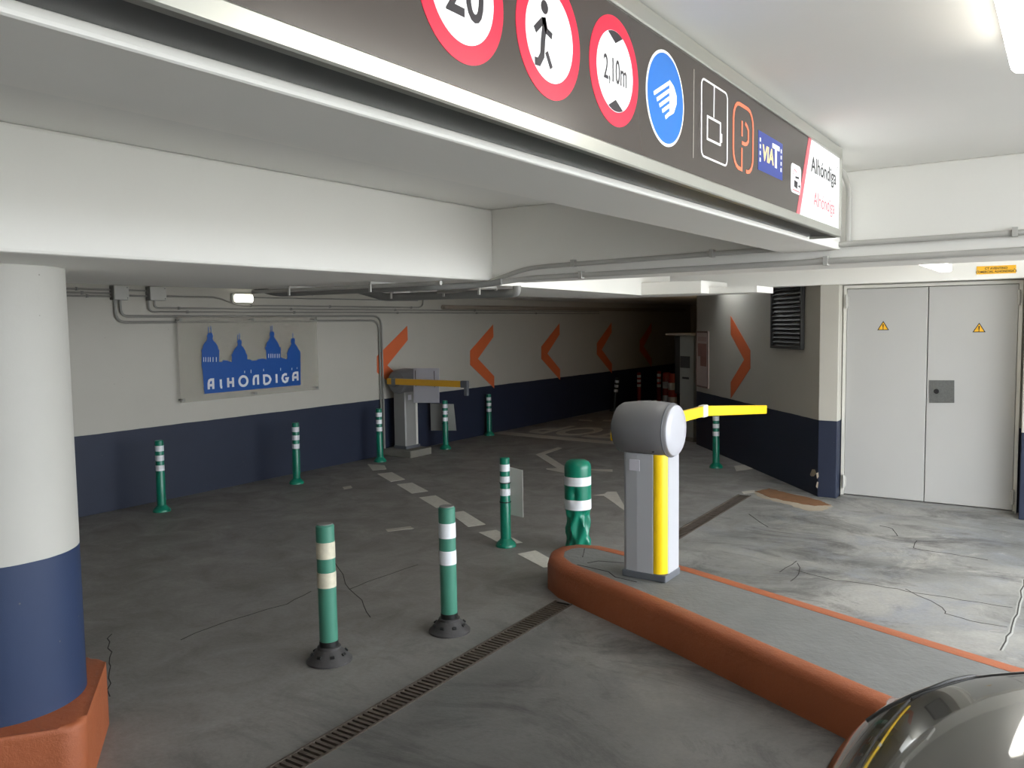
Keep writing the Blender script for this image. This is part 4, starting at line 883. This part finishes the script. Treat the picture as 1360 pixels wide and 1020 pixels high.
for k in range(len(rg)-1):
    for i in range(len(rg[k])-1): bm.faces.new((rg[k][i], rg[k][i+1], rg[k+1][i+1], rg[k+1][i]))
    bm.faces.new((rg[k][0], rg[k+1][0], rg[k+1][-1], rg[k][-1]))
bm.faces.new(rg[0]); bm.faces.new(rg[-1][::-1])
bod = part('body', bm, CARP, car, smooth=True, angle=60)
sb = bod.modifiers.new('subd', 'SUBSURF'); sb.levels = 2; sb.render_levels = 2
bm = NB(); rg = []   # cabin
for s, hw, zt, zb in ((1.42, .62, 1.1, 1.04), (1.85, .66, 1.40, 1.04), (2.25, .66, 1.54, 1.04), (2.8, .655, 1.56, 1.04), (3.4, .64, 1.48, 1.04), (3.95, .60, 1.16, 1.04)):
    half = [(0, zt), (.6*hw, zt-.012), (.86*hw, zt-.05), (hw, zt-.11 if zt > 1.1 else zt-.02), (hw+.17, zb)]
    row = [(-y, z) for y, z in half[::-1]]+half[1:]; rg.append([bm.verts.new((s, y, z)) for y, z in row])
for k in range(len(rg)-1):
    for i in range(len(rg[k])-1):
        f_ = bm.faces.new((rg[k][i], rg[k][i+1], rg[k+1][i+1], rg[k+1][i]))
        side = i in (0, len(rg[k])-2); f_.material_index = 1 if (side or k in (0, len(rg)-2)) else 0
cab = part('cabin', bm, [CARP, CARG], car, 'black roof with dark tinted windows', True, 50)
sb = cab.modifiers.new('subd', 'SUBSURF'); sb.levels = 1; sb.render_levels = 2
from mathutils.bvhtree import BVHTree
bpy.context.view_layer.update()
_dg = bpy.context.evaluated_depsgraph_get(); _me = bod.evaluated_get(_dg).to_mesh()
_bv = BVHTree.FromPolygons([v.co.copy() for v in _me.vertices], [tuple(p.vertices) for p in _me.polygons])
def on_body(x, y, up=.0):
    h = _bv.ray_cast(Vector((x, y, 3)), Vector((0, 0, -1)))
    return (h[0]+h[1]*up) if h[0] else None
def seam(pts, r, m, name, n=14):
    P_ = []
    for a_, b_ in zip(pts[:-1], pts[1:]):
        for t in range(n):
            q_ = on_body(a_[0]+(b_[0]-a_[0])*t/n, a_[1]+(b_[1]-a_[1])*t/n, .0)
            if q_: P_.append(q_)
    part(name, tube(NB(), P_, r, 6), m, car, smooth=True)
for s in (-1, 1):
    bm = NB(); bmesh.ops.create_uvsphere(bm, u_segments=24, v_segments=14, radius=1)
    c_ = on_body(.15, s*.70); bmesh.ops.transform(bm, matrix=Matrix.Translation(c_+Vector((.012, -s*.012, -.010))) @ Matrix.Rotation(R(s*38), 4, 'Z') @ Matrix.Rotation(R(-14), 4, 'Y') @ Matrix.Diagonal((.040, .062, .018, 1)), verts=bm.verts)
    hl = part('headlight', bm, LENS, car, 'clear headlight lens', True)
    bm = NB(); bmesh.ops.create_uvsphere(bm, u_segments=16, v_segments=10, radius=1)
    bmesh.ops.transform(bm, matrix=Matrix.Translation(c_+Vector((.012, -s*.012, -.009))) @ Matrix.Diagonal((.03, .045, .013, 1)), verts=bm.verts)
    part('reflector', bm, CHROME, hl, smooth=True)
    seam([(.20, s*.56), (.34, s*.68), (.75, s*.74), (1.40, s*.77)], .0035, BLK, 'bonnet_gap')
    seam([(.10, s*.50), (.24, s*.62), (.36, s*.80)], .006, BLK, 'headlight_surround', 10)
    seam([(.5, s*.40), (1.0, s*.46), (1.38, s*.50)], .004, CARP, 'bonnet_crease')
seam([(.20, -.56), (.16, -.30), (.15, 0), (.16, .30), (.20, .56)], .0035, BLK, 'bonnet_gap')
for s in (-1, 1):
    for x_ in (.80, 3.42):
        Mw = Matrix.Translation((x_, s*.80, .315)) @ Matrix.Rotation(R(90), 4, 'X')
        wh = part('wheel', lathe(NB(), [(.20, -.105), (.29, -.105), (.315, -.085), (.315, .085), (.29, .105), (.20, .105)], 40, M=Mw), BLK, car, smooth=True)
        part('rim', lathe(NB(), [(.205, -.10), (.205, .10)], 32, M=Mw), ALU, wh)
part('windscreen_trim', box(NB(), 1.40, 1.44, -.60, .60, 1.085, 1.1, .004, 1), BLK, car)
part('grille', box(NB(), -.004, .03, -.34, .34, .42, .54, .01, 2), BLK, car)
part('number_plate', box(NB(), -.014, -.002, -.24, .24, .32, .40, .004, 1), BAND, car)
